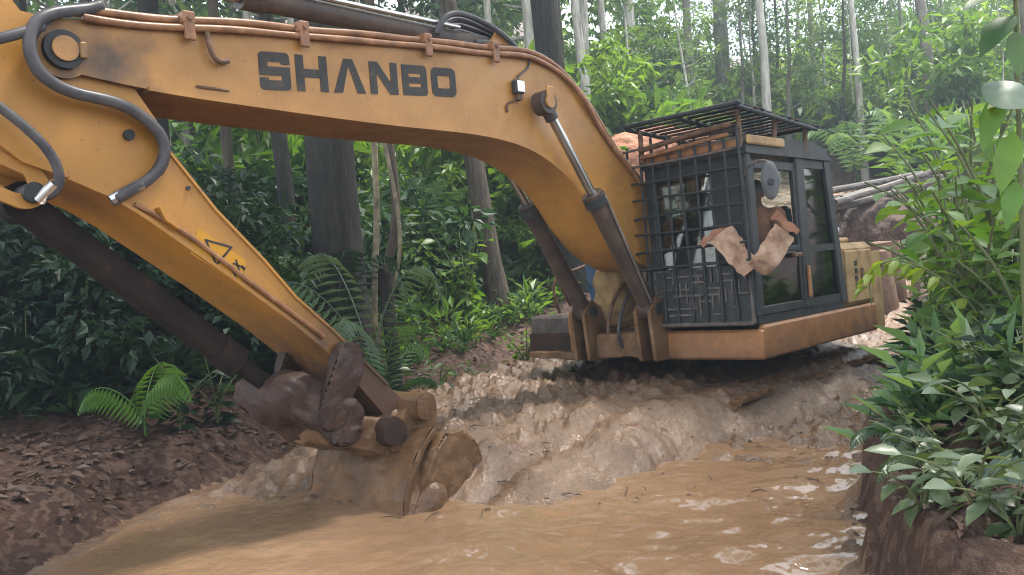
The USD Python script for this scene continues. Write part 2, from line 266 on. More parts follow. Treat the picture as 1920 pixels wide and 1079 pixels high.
# ------------------------------------------------------------------ lie of the land
FWD = np.array([CAM_F[0], CAM_F[1]]) / np.hypot(CAM_F[0], CAM_F[1]); RGT = np.array([-FWD[1], FWD[0]]) * -1
RGT = np.array([FWD[1], -FWD[0]])
if RGT @ CAM_R[:2] < 0: RGT = -RGT
ORIGIN = CAM[:2]
def survey(s, r):
    """Ground point s metres up the valley and r metres across it, from where one stands at the mud's edge."""
    return ORIGIN + s * FWD + r * RGT
LEFT = LineString([(12, 4), (9, 1.6), (7.2, -0.3), (4.92, -1.84), (3.86, -2.64), (2.77, -3.0), (1.35, -3.55), (-0.29, -4.08), (-2.43, -4.64), (-6, -5.6), (-13, -8.2), (-20, -12)])
RIGHT = LineString([(12, 9), (7, 5.0), (4.6, 3.05), (2.82, 1.86), (1.96, 1.47), (0.88, 1.22), (-0.54, 0.82), (-3.22, -0.06), (-6.48, -0.95), (-14.59, -3.35), (-20, -6.0)])
TRACK = Polygon(list(LEFT.coords) + list(RIGHT.coords)[::-1])
def sst(x): x = np.clip(x, 0, 1); return x * x * (3 - 2 * x)
HILL_S = np.array([0, 9, 12, 15, 18, 22, 28, 36, 60, 120, 400]); 
HILL_L = np.array([0, 0, .15, .5, 1.0, 2.2, 4.5, 8.5, 20, 36, 60.])
HILL_C = np.array([0, 0, .3, 1.6, 3.2, 4.4, 6.0, 8.2, 14, 30, 60.])
HILL_R = np.array([0, 0, .35, 1.3, 2.1, 2.6, 3.8, 6.2, 14, 28, 60.])
def height(x, y, fine=True):
    x, y = np.asarray(x, float), np.asarray(y, float)
    pts = shapely.points(x, y)
    inside = shapely.contains_xy(TRACK, x, y)
    dl, dr = shapely.distance(pts, LEFT), shapely.distance(pts, RIGHT)
    d = np.minimum(dl, dr); left = dl < dr
    dx, dy = x - ORIGIN[0], y - ORIGIN[1]
    s, r = dx * FWD[0] + dy * FWD[1], dx * RGT[0] + dy * RGT[1]
    p3 = np.stack([x, y, np.zeros_like(x)], -1)
    wob = meshkit.fbm(p3 * 1.7, 4, 3) - 0.47
    n1, n2 = meshkit.fbm(p3 * 0.45, 3, 5) - 0.47, meshkit.fbm(p3 * 6.0, 4, 9) - 0.47
    dd = np.maximum(d + 0.35 * wob, 0)
    bl = 0.34 * sst(dd / 0.5) + 0.25 * sst((dd - 0.35) / 1.6) + 0.018 * np.minimum(dd, 30) + 0.16 * n1 * sst(dd) + 0.10 * wob * sst(dd / .4)
    br = 0.40 * sst(dd / 0.14) + 0.22 * sst((dd - 0.1) / 0.9) + 0.03 * np.minimum(dd, 12) + 0.25 * wob * sst(dd / .3)
    out = np.where(left, bl, br + .14 * (meshkit.fbm(p3 * 7, 4, 29) - .47) * sst(dd / .1)) + 0.05 * n2
    # the mud: sunk and flooded near the viewer, pushed up into a bank round and before the machine
    base = -0.15 + 0.155 * sst((s - 4.6) / 1.9) * (.86 + .14 * sst((1.4 - r) / 1.2))
    w2 = 0.5 * wob
    mound = 0.47 * sst((0.28 + .3 * w2 - y) / 0.85) * sst((y + 3.9) / 0.9) * np.clip((3.5 + 1.0 * w2 - x) / 3.2, 0, 1) ** 1.1 * sst((x + 3.6) / .8)
    churn = sst((s - 5.0) / 1.4)
    rid = 1 - np.abs(2 * meshkit.fbm(p3 * 6.5, 5, 11) - 1) * 1.7
    calm = 1 - .6 * sst((y + 1.1) / .5) * sst((2.2 - x) / 1.2) * sst((.25 - y) / .3)
    q3 = p3 * [1.3, 4.2, 1]            # drag marks run along the track
    clod = np.minimum(np.maximum(meshkit.fbm(p3 * 9.5, 4, 15) - .49, 0) * .38, .06) + (meshkit.fbm(p3 * 17, 3, 35) - .47) * .085
    lump = ((rid - .62) * 0.045 * (0.15 + churn) + clod * churn + (meshkit.fbm(q3, 4, 23) - .47) * .10 * churn) * calm + (meshkit.fbm(p3 * 1.7, 3, 19) - .47) * .12 * churn
    lump = lump + .20 * np.exp(-((x - 2.40) / .42) ** 2 - ((y + 1.25) / .8) ** 2)
    rut = -.06 * np.exp(-((y + .02 - .10 * (x - 1)) / .10) ** 2) * sst((x - .3) / .5) - .05 * np.exp(-((y + .62 - .05 * (x - 1)) / .08) ** 2) * sst((x - .3) / .5)
    ins = np.minimum(base + mound, .31) + lump + rut
    edge = sst(d / 0.35)
    ins = ins * edge + 0.02 * (1 - edge)
    z = np.where(inside, ins, out)
    rat = r / np.maximum(s, 1)
    hl, hc, hr = (np.interp(s, HILL_S, h) for h in (HILL_L, HILL_C, HILL_R))
    wc = np.exp(-((rat - 0.17) / 0.11) ** 2); wr = sst((rat - 0.05) / 0.25)
    hill = (hl * (1 - wr) + hr * wr) * (1 - wc) + hc * wc
    return z + hill + 0.5 * n1 * sst((s - 12) / 10)
def zat(x, y): return float(height(np.array([x]), np.array([y]))[0])
def on_ground(s, r, dz=0):
    x, y = survey(s, r); return np.array([x, y, zat(x, y) + dz])

def grid_mesh(xs, ys, keep=None):
    X, Y = np.meshgrid(xs, ys, indexing='ij'); Z = height(X.ravel(), Y.ravel())
    v = np.c_[X.ravel(), Y.ravel(), Z]; nx, ny = X.shape
    i = np.arange(nx * ny).reshape(nx, ny)
    q = np.stack([i[:-1, :-1].ravel(), i[1:, :-1].ravel(), i[1:, 1:].ravel(), i[:-1, 1:].ravel()], 1)
    if keep is not None:
        c = v[q].mean(1); q = q[keep(c[:, 0], c[:, 1])]
    f = np.vstack([q[:, [0, 1, 2]], q[:, [0, 2, 3]]])
    uq, inv = np.unique(f, return_inverse=True)
    return trimesh.Trimesh(v[uq], inv.reshape(f.shape), process=False)
def spaced(lo, a, b, hi, fine, grow=1.13):
    out = list(np.arange(a, b + 1e-6, fine)); st = fine
    while out[-1] < hi: st *= grow; out.append(out[-1] + st)
    st = fine; pre = [out[0]]
    while pre[-1] > lo: st *= grow; pre.append(pre[-1] - st)
    return np.array(pre[:0:-1] + out)
gx, gy = spaced(-70, -4.2, 5.2, 40, 0.034, 1.1), spaced(-70, -5.2, 2.3, 40, 0.034, 1.1)
inside_track = lambda x, y: shapely.contains_xy(TRACK, x, y)
ground = obj('ground', grid_mesh(gx, gy, lambda x, y: ~inside_track(x, y)), M['forest_floor'], smooth=True); tag(ground, kind='structure')
mud = obj('mud_track', grid_mesh(gx, gy, inside_track), M['wet_mud'], smooth=True); tag(mud, kind='structure')
def water_mesh():
    xs, ys = spaced(-22, -1, 5.5, 11, 0.03, 1.12), spaced(-14, -4.4, 2.4, 7.6, 0.03, 1.12)
    X, Y = np.meshgrid(xs, ys, indexing='ij'); x, y = X.ravel(), Y.ravel(); p3 = np.c_[x, y, 0 * x]
    rt = (x - ORIGIN[0]) * RGT[0] + (y - ORIGIN[1]) * RGT[1]; al = (x - ORIGIN[0]) * FWD[0] + (y - ORIGIN[1]) * FWD[1]
    lively = .25 + .75 * sst((rt + 1.5) / 1.9)
    q3 = np.c_[al * 5.5 + rt * 1.5, rt * 2.4 - al * .8, 0 * x]
    z = (meshkit.fbm(p3 * 1.6, 3, 21) - 0.5) * 0.02 + (meshkit.fbm(q3, 3, 25) - 0.5) * 0.11 * lively
    i = np.arange(len(x)).reshape(X.shape)
    q = np.stack([i[:-1, :-1].ravel(), i[1:, :-1].ravel(), i[1:, 1:].ravel(), i[:-1, 1:].ravel()], 1)
    v = np.c_[x, y, z]; c = v[q].mean(1); q = q[shapely.contains_xy(TRACK.buffer(0.3), c[:, 0], c[:, 1])]
    f = np.vstack([q[:, [0, 1, 2]], q[:, [0, 2, 3]]]); uq, inv = np.unique(f, return_inverse=True)
    return trimesh.Trimesh(v[uq], inv.reshape(f.shape), process=False)
tag(obj('muddy_water', water_mesh(), M['silty_water'], smooth=True), kind='structure')

# ------------------------------------------------------------------ excavator
YC = -1.33                       # centre line of the boom
ex = thing('excavator', 'muddy yellow crawler excavator with its bucket down in the mud pool', 'excavator')
BT = [(4.93, 2.75), (4.86, 2.83), (4.7, 2.85), (4.3, 2.87), (3.83, 2.92), (3.28, 2.96), (2.5, 3.02), (1.72, 3.07), (1.38, 3.09), (1.15, 3.06), (0.91, 2.97), (0.6, 2.68), (0.33, 2.42), (0.03, 2.15), (-0.35, 1.76), (-0.62, 1.52)]
BB = [(-0.35, 1.30), (0.05, 1.42), (0.38, 1.58), (0.58, 1.75), (0.72, 1.90), (0.83, 2.03), (0.98, 2.16), (1.2, 2.29), (1.44, 2.38), (1.7, 2.43), (2.56, 2.465), (3.87, 2.505), (4.34, 2.53), (4.7, 2.57)]
BT = [tuple(p) for p in BT]; BBs = [tuple(p) for p in smooth_path(BB, 4)]
boom_poly = Polygon(BT + [(-0.68, 1.42), (-0.62, 1.30), (-0.5, 1.27)] + BBs + [(4.86, 2.60)]).buffer(0)
tip_cut = Polygon([(4.42, 2.3), (4.42, 3.2), (5.3, 3.2), (5.3, 2.3)])
core = boom_poly.difference(tip_cut)
boom_mesh = cat([prism(core, -1.57, -1.09)] + [prism(boom_poly.union(Point(4.8, 2.68).buffer(0.135)), a, b) for a, b in ((-1.093, -1.073), (-1.587, -1.567))]
                + [strip_plate(BBs[:-3], -1.60, -1.055, 0.022), strip_plate(BT[3:], -1.60, -1.06, 0.02)])
boom = obj('boom', boom_mesh, M['boom_paint'], ex, smooth=25)
# pin boss at the boom's tip, and the joint's cap
for ya in (-1.073, -1.625): obj('pin_boss', ycyl(4.8, 2.68, ya, ya + .038, 0.095, 28), M['dark_metal'], boom, smooth=30)
obj('pin_cap', cat([ycyl(4.8, 2.68, -1.035, -1.02, 0.062, 24), box(4.70, 4.735, -1.05, -1.012, 2.64, 2.72, .006)]), M['boom_paint'], boom, smooth=30)
# raised lettering on the boom's left plate
LW = 0.058
def letter_shape(ch, w, h):
    k, e = LW, 0.028
    ring = lambda x0, y0, x1, y1: Polygon([(x0, y0), (x1, y0), (x1, y1), (x0, y1)]).buffer(0)
    def rb(x0, y0, x1, y1, r=e): return Polygon([(x0, y0), (x1, y0), (x1, y1), (x0, y1)]).buffer(-r).buffer(r)
    if ch == 'S':
        s = rb(0, 0, w, h).difference(rb(k, k, w - k, h - k, .008))
        m = h / 2
        s = s.union(ring(k * .5, m - k * .45, w - k * .5, m + k * .45))
        s = s.difference(ring(w - k - .001, m + k * .45, w + .01, h - k * 1.25)).difference(ring(-.01, k * 1.25, k + .001, m - k * .45))
        return s
    if ch == 'H': return shapely.union_all([ring(0, 0, k, h), ring(w - k, 0, w, h), ring(0, h / 2 - k * .45, w, h / 2 + k * .45)])
    if ch == 'A':
        o = Polygon([(0, 0), (w * .36, h), (w * .64, h), (w, 0), (w - k * 1.15, 0), (w * .5, h * .80), (k * 1.15, 0)])
        return o
    if ch == 'N': return shapely.union_all([ring(0, 0, k, h), ring(w - k, 0, w, h), Polygon([(0, h), (k * 1.2, h), (w, 0), (w - k * 1.2, 0)])])
    if ch == 'B':
        return rb(0, 0, w, h, .03).union(ring(0, 0, k, h)).difference(ring(k, k, w - k, h / 2 - k * .38)).difference(ring(k, h / 2 + k * .38, w - k, h - k))
    if ch == 'O': return rb(0, 0, w, h, .045).difference(rb(k, k, w - k, h - k, .012))
def letters():
    # the words run from x = 3.72 (first letter) back to x = 2.12, along the plate
    h0, h1, x0, x1 = 0.225, 0.20, 3.725, 2.115
    cells = [('S', 0.245), ('H', 0.265), ('A', 0.285), ('N', 0.27), ('B', 0.26), ('O', 0.27)]
    gap, tot = 0.0, sum(c[1] for c in cells)
    fac = (x0 - x1) / tot; u = 0.0
    for ch, cw in cells:
        w = cw * fac - 0.04; h = h0 + (h1 - h0) * u / (x0 - x1)
        sh = letter_shape(ch, w, h)
        base = 2.600 + 0.11 * u / (x0 - x1)
        sh = shapely.transform(sh, lambda c: np.c_[x0 - u - c[:, 0], base + c[:, 1] + 0.068 * c[:, 0]])
        geoms = getattr(sh, 'geoms', [sh])
        obj('letter', cat([prism(g, -1.074, -1.0695) for g in geoms]), M['letter_paint'], boom)
        u += cw * fac
letters()
# pipes along the boom's upper edge, clamps, hoses at the bend
def offset_path(path, off):
    p = np.asarray(path, float); t = np.gradient(p, axis=0); t /= np.linalg.norm(t, axis=1, keepdims=True)
    n = np.c_[t[:, 1], -t[:, 0]]; n[n[:, 1] < 0] *= -1
    return p + n * off
top_line = smooth_path(BT[2:15], 5)
for y, off, r, w in ((-1.045, 0.0, 0.020, 0.010), (-1.075, 0.052, 0.022, 0.012), (-1.15, 0.058, 0.020, 0.014), (-1.49, 0.055, 0.022, 0.012), (-1.57, 0.05, 0.02, 0.012)):
    q = offset_path(top_line, off); yy = y + w * np.sin(np.arange(len(q)) * 0.7 + y * 40)
    obj('hydraulic_pipe', tube(np.c_[q[:, 0], yy, q[:, 1]], r, 10), M['pipe_paint'], boom, smooth=True)
for x in (4.15, 3.42, 2.42, 1.75):
    z = float(np.interp(-x, [-p[0] for p in BT[:13]], [p[1] for p in BT[:13]]))
    obj('pipe_clamp', cat([box(x - .035, x + .035, -1.19, -1.02, z + .02, z + .088, .008), box(x - .03, x + .03, -1.045, -1.02, z - .07, z + .03, .006), ycyl(x, z + .05, -1.02, -1.008, .014, 10)]), M['pipe_paint'], boom)
for k, (y, off) in enumerate(((-1.22, .07), (-1.28, .09), (-1.40, .08))):
    q = offset_path(smooth_path(BT[7:15], 6), off + .02 * np.sin(np.linspace(0, 6, 43))[:, None][:1] * 0)
    off_w = .03 * np.sin(np.linspace(0, 7, len(q)) + k)
    obj('bend_hose', tube(np.c_[q[:, 0], y + off_w, q[:, 1] + .02 + .03 * np.abs(np.sin(np.linspace(0, 5, len(q)) + k))], .021, 8), M['rubber'] if k else M['rusty'], boom, smooth=True)
# work lamp on the plate and its lead
wl = obj('work_lamp', box(1.475, 1.575, -1.073, -1.015, 2.785, 2.895, .014), M['dark_metal'], boom)
obj('lamp_lens', box(1.485, 1.565, -1.015, -1.008, 2.798, 2.882, .004), M['lamp_lens'], wl)
obj('lamp_bracket', box(1.5, 1.55, -1.073, -1.03, 2.74, 2.785), M['rusty'], wl)
obj('lamp_lead', tube(smooth_path([(1.52, -1.05, 2.89), (1.47, -1.055, 2.95), (1.40, -1.06, 2.99), (1.35, -1.06, 3.07)], 5), .008, 6), M['rubber'], wl)
obj('lamp_lead', tube(smooth_path([(1.53, -1.05, 2.785), (1.58, -1.06, 2.73), (1.64, -1.062, 2.70), (1.645, -1.062, 2.64)], 5), .009, 6), M['rusty'], wl)
obj('grab_hook', tube(smooth_path([(4.05, -1.04, 2.90), (4.04, -1.035, 2.80), (4.02, -1.03, 2.74), (3.93, -1.05, 2.735)], 5), .016, 8), M['rusty'], boom, smooth=True)
obj('weld_bead', rod((4.12, -1.068, 2.575), (3.93, -1.068, 2.572), .008, 6), M['rusty'], boom)
# boom cylinders, one each side of the boom
CT, CM, CF = np.array([1.33, 2.72]), np.array([0.82, 2.02]), np.array([0.14, 1.02])
for y, nm in ((-0.965, 'near'), (-1.695, 'far')):
    p = lambda c: (c[0], y, c[1])
    c = obj('boom_cylinder', cat([tube([p(CM), p(CM + (CF - CM) * 0.06), p(CM + (CF - CM) * 0.061), p(CF)], [0.088, 0.088, 0.078, 0.078], 24), ycyl(CF[0], CF[1], y - .06, y + .06, .10)]), M['cyl_dark'], ex, smooth=30)
    obj('piston_rod', rod(p(CT), p(CM), .037, 20), M['chrome'], c, smooth=30)
    obj('rod_eye', cat([ycyl(CT[0], CT[1], y - .055, y + .055, .092), rod(p(CT), p(CT + (CM - CT) * .17), .055)]), M['cyl_dark'], c, smooth=30)
    sgn = 1 if y > YC else -1
    obj('rod_pin', cat([ycyl(CT[0], CT[1], y - .075, y + .075, .05), box(CT[0] - .05, CT[0] + .03, y + sgn * .06 - .012, y + sgn * .06 + .012, CT[1] + .02, CT[1] + .12, .005)]), M['boom_paint'], c, smooth=30)
    side = y + sgn * .09
    obj('supply_pipe', rod((CM[0] - .06, side, CM[1] - .03), (CF[0] + .09, side, CF[1] + .06), .012, 8), M['chrome'] if sgn > 0 else M['rusty'], c, smooth=True)
    obj('gland_ring', tube([p(CM + (CF - CM) * 0.02), p(CM + (CF - CM) * 0.085)], .097, 24), M['dark_metal'], c, smooth=30)
# stick cylinder lying above the boom
ac = obj('stick_cylinder', cat([rod((1.55, YC, 3.22), (3.62, YC, 3.235), .072, 24), ycyl(1.45, 3.22, YC - .07, YC + .07, .09), tube([(3.5, YC, 3.235), (3.66, YC, 3.236)], .085, 24)]), M['cyl_dark'], ex, smooth=30)
obj('piston_rod', rod((3.62, YC, 3.235), (5.38, YC, 3.17), .045, 20), M['chrome'], ac, smooth=30)
for y in (YC - .11, YC + .08): obj('cylinder_bracket', prism([(1.2, 3.06), (1.75, 3.05), (1.52, 3.31), (1.40, 3.31)], y, y + .03), M['boom_paint'], boom)
obj('top_pipe', rod((1.9, YC + .08, 3.295), (3.6, YC + .07, 3.30), .017, 10), M['chrome'], ac, smooth=True)
for k in range(4):
    a = 0.06 * k
    obj('arched_hose', tube(smooth_path([(2.15 - a, YC + .10 - .06 * k, 3.20), (2.02 - a, YC + .12 - .06 * k, 3.36 - .02 * k), (1.75 - a, YC + .12 - .07 * k, 3.37 - .015 * k), (1.42 - a, YC + .14 - .07 * k, 3.25), (1.25, YC + .12 - .06 * k, 3.12)], 6), .022, 8), M['rubber'], ac, smooth=True)
# stick
SX = 0.03
ST = [(5.55, 3.30), (5.25, 3.32), (4.93, 2.86), (4.72, 2.84), (4.52, 2.70), (4.31, 2.38), (4.27, 2.23), (4.02, 1.90), (3.75, 1.61), (3.56, 1.38), (3.31, 1.15), (3.13, 0.96), (2.93, 0.76), (2.80, 0.62), (2.70, 0.53)]
SB = [(2.74, 0.43), (2.86, 0.46), (2.98, 0.58), (3.33, 1.00), (3.59, 1.23), (3.96, 1.52), (4.44, 1.88), (4.60, 1.98), (4.78, 2.06), (4.98, 2.13), (5.15, 2.28), (5.45, 2.75), (5.62, 3.1)]
mv = lambda pts: [(a + SX, b) for a, b in pts]
stick_poly = Polygon(mv(ST + SB)).buffer(0)
stick_mesh = cat([prism(stick_poly, -1.55, -1.112), strip_plate(mv(SB[2:9]), -1.70, -1.098, .02), strip_plate(mv(ST[6:13]), -1.56, -1.10, .016)])
stick = obj('stick', stick_mesh, M['stick_paint'], ex, smooth=25)
# bracket of the bucket cylinder on the stick's outer face
def loop(a, b, r): return LineString([a, b]).buffer(r)
for a, b in ((-1.17, -1.14), (-1.52, -1.49)):
    obj('cylinder_bracket', prism(loop((5.22, 2.12), (5.0, 2.02), .11).difference(loop((5.2, 2.115), (5.03, 2.035), .05)), a, b), M['stick_paint'], stick, smooth=30)
obj('bracket_pin', ycyl(4.97, 1.985, -1.54, -1.10, .05), M['dark_metal'], stick, smooth=30)
# warning sign: yellow panel with a triangle and small marks
dz = lambda pts: [(a + SX, b) for a, b in pts]
dec = obj('warning_decal', prism(dz([(4.13, 1.80), (3.86, 1.61), (3.915, 1.475), (4.19, 1.665)]), -1.112, -1.1095), M['decal'], stick)
tri = Polygon(dz([(4.095, 1.735), (3.945, 1.69), (4.045, 1.595)]))
obj('triangle_mark', prism(tri.buffer(.006).difference(tri.buffer(-.006)), -1.1095, -1.1075), M['black'], dec)
obj('hazard_mark', cat([prism(LineString(dz(l)).buffer(.005, cap_style=2), -1.1095, -1.1075) for l in ([(3.945, 1.60), (3.87, 1.565)], [(3.925, 1.62), (3.91, 1.555)], [(3.95, 1.555), (3.935, 1.525)], [(3.89, 1.585), (3.88, 1.555)], [(3.935, 1.525), (3.955, 1.51)])]), M['black'], dec)
obj('stick_pipe', tube(smooth_path([(4.50, -1.10, 1.93), (4.38, -1.098, 1.865), (3.9, -1.098, 1.50), (3.6, -1.098, 1.265), (3.42, -1.098, 1.12)], 4), .014, 8), M['pipe_paint'], stick, smooth=True)
obj('lug', prism(dz([(4.33, 1.84), (4.26, 1.79), (4.30, 1.90), (4.36, 1.91)]), -1.112, -1.06), M['stick_paint'], stick)
obj('bolt_head', ycyl(4.50, 2.29, -1.112, -1.085, .028, 12), M['dark_metal'], stick)
obj('drain_plug', ycyl(4.20, 2.02, -1.112, -1.10, .012, 10), M['black'], stick)
# rubber hoses hanging at the joint
Yh = -1.0
hose = lambda pts, r, m: obj('hydraulic_hose', tube(smooth_path(pts, 8), r, 12), m, ex, smooth=True)
h1 = [(4.60, -1.06, 2.935), (4.80, -1.03, 2.86), (4.93, -1.0, 2.78), (4.975, -0.985, 2.66), (4.94, -0.985, 2.54), (4.82, -0.99, 2.465), (4.60, -1.0, 2.43), (4.44, -1.02, 2.36), (4.35, -1.03, 2.25), (4.385, -1.04, 2.11), (4.49, -1.06, 2.02), (4.60, -1.09, 1.955)]
hose(h1, .030, M['rubber'])
hose([(4.62, -1.09, 2.93), (4.84, -1.07, 2.84), (4.945, -1.05, 2.70), (4.93, -1.05, 2.56), (4.80, -1.04, 2.48), (4.58, -1.05, 2.445), (4.42, -1.07, 2.38), (4.32, -1.09, 2.24), (4.36, -1.11, 2.10)], .026, M['rubber'])
hose([(5.45, -1.02, 2.62), (5.2, -1.0, 2.42), (5.0, -0.99, 2.25), (4.905, -1.0, 2.12), (4.885, -1.02, 2.03), (4.94, -1.08, 1.96)], .024, M['rubber'])
hose([(5.5, -1.0, 2.62), (5.2, -1.0, 2.64), (5.02, -1.0, 2.71), (4.90, -1.02, 2.77)], .026, M['rubber'])
hf = obj('hose_fitting', rod((4.47, -1.06, 2.03), (4.62, -1.10, 1.945), .034, 12), M['chrome'], ex, smooth=30)
obj('hose_fitting', rod((4.90, -1.03, 2.02), (4.955, -1.10, 1.945), .03, 12), M['chrome'], ex, smooth=30)
# bucket cylinder under the stick, links, bucket
bcA, bcB = (4.97, YC, 1.96), (3.46, YC, 0.66)
bl = lambda t: tuple(np.array(bcA) + (np.array(bcB) - np.array(bcA)) * t)
bc = obj('bucket_cylinder', cat([rod(bl(0.02), bl(.70), .085, 24), tube([bl(.64), bl(.72)], .096, 24), ycyl(bcA[0], bcA[2], YC - .07, YC + .07, .1)]), M['cyl_mud_shade'], ex, smooth=30)
obj('piston_rod', rod(bl(.70), bl(1), .055, 20), M['cyl_mud_shade'], bc, smooth=30)
for a, b in ((-1.66, -1.58), (-1.08, -1.0)): obj('idler_link', lumpy(prism(loop((3.47, 0.66), (3.30, 0.98), .10), a, b), .05, 5, 3, .05), M['mud_dark'], ex, smooth=True)
obj('idler_link', lumpy(prism(loop((3.64, 0.80), (3.40, 0.60), .13), -1.62, -1.02), .10, 4, 5, .05), M['mud_dark'], ex, smooth=True)
obj('bucket_link', lumpy(prism(loop((3.45, 0.58), (3.0, 0.42), .10), -1.54, -1.08), .07, 5, 8, .05), M['mud_caked'], ex, smooth=True)
def bucket():
    prof = smooth_path([(2.86, .46), (3.00, .33), (3.11, .14), (3.15, -.06), (3.06, -.32), (2.82, -.52), (2.5, -.55)], 5)
    shell = strip_plate(prof, -1.84, -0.80, .03)
    side = Polygon([tuple(q) for q in prof] + [(2.44, -.40), (2.44, 0.02), (2.50, .20), (2.58, .34), (2.72, .44)]).buffer(0)
    b = obj('bucket', lumpy(shell, .045, 4, 2, .05), M['mud_caked'], ex, smooth=True)
    near = [(2.80, .42), (2.67, .43), (2.57, .34), (2.51, .18), (2.52, .02), (2.56, -.2), (3.1, -.2), (3.12, .0), (3.07, .08), (2.98, .20), (2.90, .33)]
    obj('side_plate', lumpy(prism(Polygon(near).buffer(-.04).buffer(.04), -0.90, -0.76), .05, 5, 4, .04), M['mud_caked'], b, smooth=True)
    obj('side_plate', lumpy(prism(side, -1.86, -1.82), .02, 5, 6, .06), M['mud_caked'], b, smooth=True)
    obj('mud_load', lumpy(prism(side.buffer(-.04), -1.80, -0.86), .09, 3.5, 7, .06), M['mud_caked'], b, smooth=True)
    obj('mud_clod', lumpy(trimesh.creation.icosphere(3, .13).apply_scale([1.3, 1.0, .9]).apply_translation([3.0, -.84, .03]), .12, 3.2, 19), M['mud_caked'], b, smooth=True)
    obj('mud_clod', lumpy(trimesh.creation.icosphere(3, .10).apply_translation([2.90, -1.20, .52]), .04, 6, 12), M['mud_caked'], b, smooth=True)
    for y in (-1.64, -1.05):
        obj('hinge_lug', lumpy(prism(Polygon([(2.66, .42), (2.66, .64), (2.78, .70), (2.90, .60), (3.02, .46), (3.02, .34)]), y - .05, y + .05), .02, 6, 14, .05), M['mud_caked'], b, smooth=True)
    obj('hinge_pin', lumpy(ycyl(2.80, .60, -1.78, -0.93, .085), .015, 6, 13, .05), M['mud_caked'], b, smooth=True)
    obj('link_pin', lumpy(ycyl(3.03, .47, -1.72, -0.98, .095), .02, 6, 15, .05), M['mud_dark'], b, smooth=True)
    for k in range(5):
        y = -1.76 + k * .22
        obj('tooth', prism([(2.5, -.60), (2.5, -.48), (2.22, -.46)], y, y + .09), M['mud_dark'], b)
bucket()

# revolving house
def house():
    P = M['body_paint']
    deck = obj('deck_frame', box(-2.5, -0.06, -2.60, -0.055, .60, .80), M['mud_dark'], ex); obj('front_plate', lumpy(box(-.3, .12, -1.60, -1.06, .58, .80, .01), .03, 6, 33, .06), M['mud_caked'], ex, smooth=40)
    obj('side_skirt', box(-2.48, -0.045, -0.05, 0.02, .55, .83, .02), P, ex, smooth=30)
    obj('front_skirt', box(-0.05, 0.02, -1.0, 0.024, .552, .80, .02), P, ex, smooth=30)
    obj('toolbox', cat([box(-1.3, -0.03, -2.06, -1.81, .55, 1.02, .03), box(-0.03, -0.005, -2.03, -1.84, .78, .99, .008)]), P, ex, smooth=30)
    obj('step_box', lumpy(box(-1.3, -0.10, -2.62, -2.07, .55, .97, .03), .02, 5, 31, .08), M['strip_metal'], ex, smooth=40)
    obj('step_plate', lumpy(box(-.02, .10, -2.5, -1.84, .57, .63, .008), .025, 6, 32, .06), M['mud_caked'], ex, smooth=40)
    obj('fuel_tank', box(-2.3, -1.32, -2.60, -1.72, .80, 1.32, .04), P, ex, smooth=30)
    h = obj('engine_hood', cat([box(-2.62, -1.80, -2.60, -0.03, .83, 1.46, .06)]), M['hood_paint'], ex, smooth=30)
    obj('hood_door', box(-2.52, -1.86, -0.035, -0.012, .87, 1.38, .01), M['hood_paint'], h)
    for k in range(4): obj('vent_slot', box(-2.12, -2.06, -0.014, -0.006, 1.0 + k * .075, 1.05 + k * .075), M['black'], h)
    obj('door_latch', box(-2.26, -2.20, -0.014, 0.004, 1.08, 1.20, .006), M['rusty'], h)
    obj('hood_lid', box(-2.58, -1.85, -2.4, -0.25, 1.462, 1.52, .02), M['hood_paint'], h)
    obj('exhaust', cat([tube([(-2.25, -1.9, 1.5), (-2.25, -1.9, 1.95), (-2.33, -1.9, 2.05)], .055, 16)]), M['rusty'], h, smooth=30)
    pts = [(-2.5, .02), (-2.78, -.02), (-3.0, -.35), (-3.1, -1.33), (-3.0, -2.3), (-2.78, -2.64), (-2.5, -2.68)]
    cw = trimesh.creation.extrude_polygon(Polygon(pts).buffer(-.05).buffer(.05), .80, engine='earcut'); cw.apply_translation([0, 0, .56])
    obj('counterweight', cw, M['hood_paint'], ex, smooth=30)
    # mounting ears of the boom and its cylinders
    for y in (-1.66, -1.04):
        obj('boom_ear', prism([(-.95, .8), (-.25, .8), (-.35, 1.15), (-.42, 1.50), (-.66, 1.54), (-.8, 1.3)], y - .025, y + .025), M['mud_caked'], ex)
    for y in (-1.77, -1.62, -1.04, -0.89):
        obj('cylinder_ear', prism(Polygon([(-.2, .56), (.22, .56), (.26, 1.0), (.14, 1.12), (.0, 1.05)]).buffer(-.02).buffer(.02), y - .018, y + .018), M['mud_caked'], ex)
    for a, b in ((-1.80, -1.58), (-1.07, -0.86)): obj('cylinder_pin', ycyl(CF[0], CF[1], a, b, .05), M['dark_metal'], ex, smooth=30)
    for k, (a, b) in enumerate((((-.35, -1.42, 1.25), (.10, -1.46, .74)), ((-.35, -1.26, 1.25), (.16, -1.30, .74)), ((-.3, -1.16, 1.2), (.12, -1.12, .72)))):
        mid = ((a[0] + b[0]) / 2 + .14, (a[1] + b[1]) / 2, (a[2] + b[2]) / 2 + .1)
        obj('foot_hose', tube(smooth_path([a, mid, b, (b[0] - .3, b[1], b[2] - .12)], 6), .017, 8), M['rubber'] if k % 2 else M['rusty'], ex, smooth=True)
    obj('handrail', tube(smooth_path([(-.45, -2.5, .98), (-.45, -2.5, 1.35), (-.75, -2.5, 1.42), (-1.2, -2.5, 1.42), (-1.25, -2.5, 1.3)], 5), .016, 8), M['rusty'], ex, smooth=True)
house()

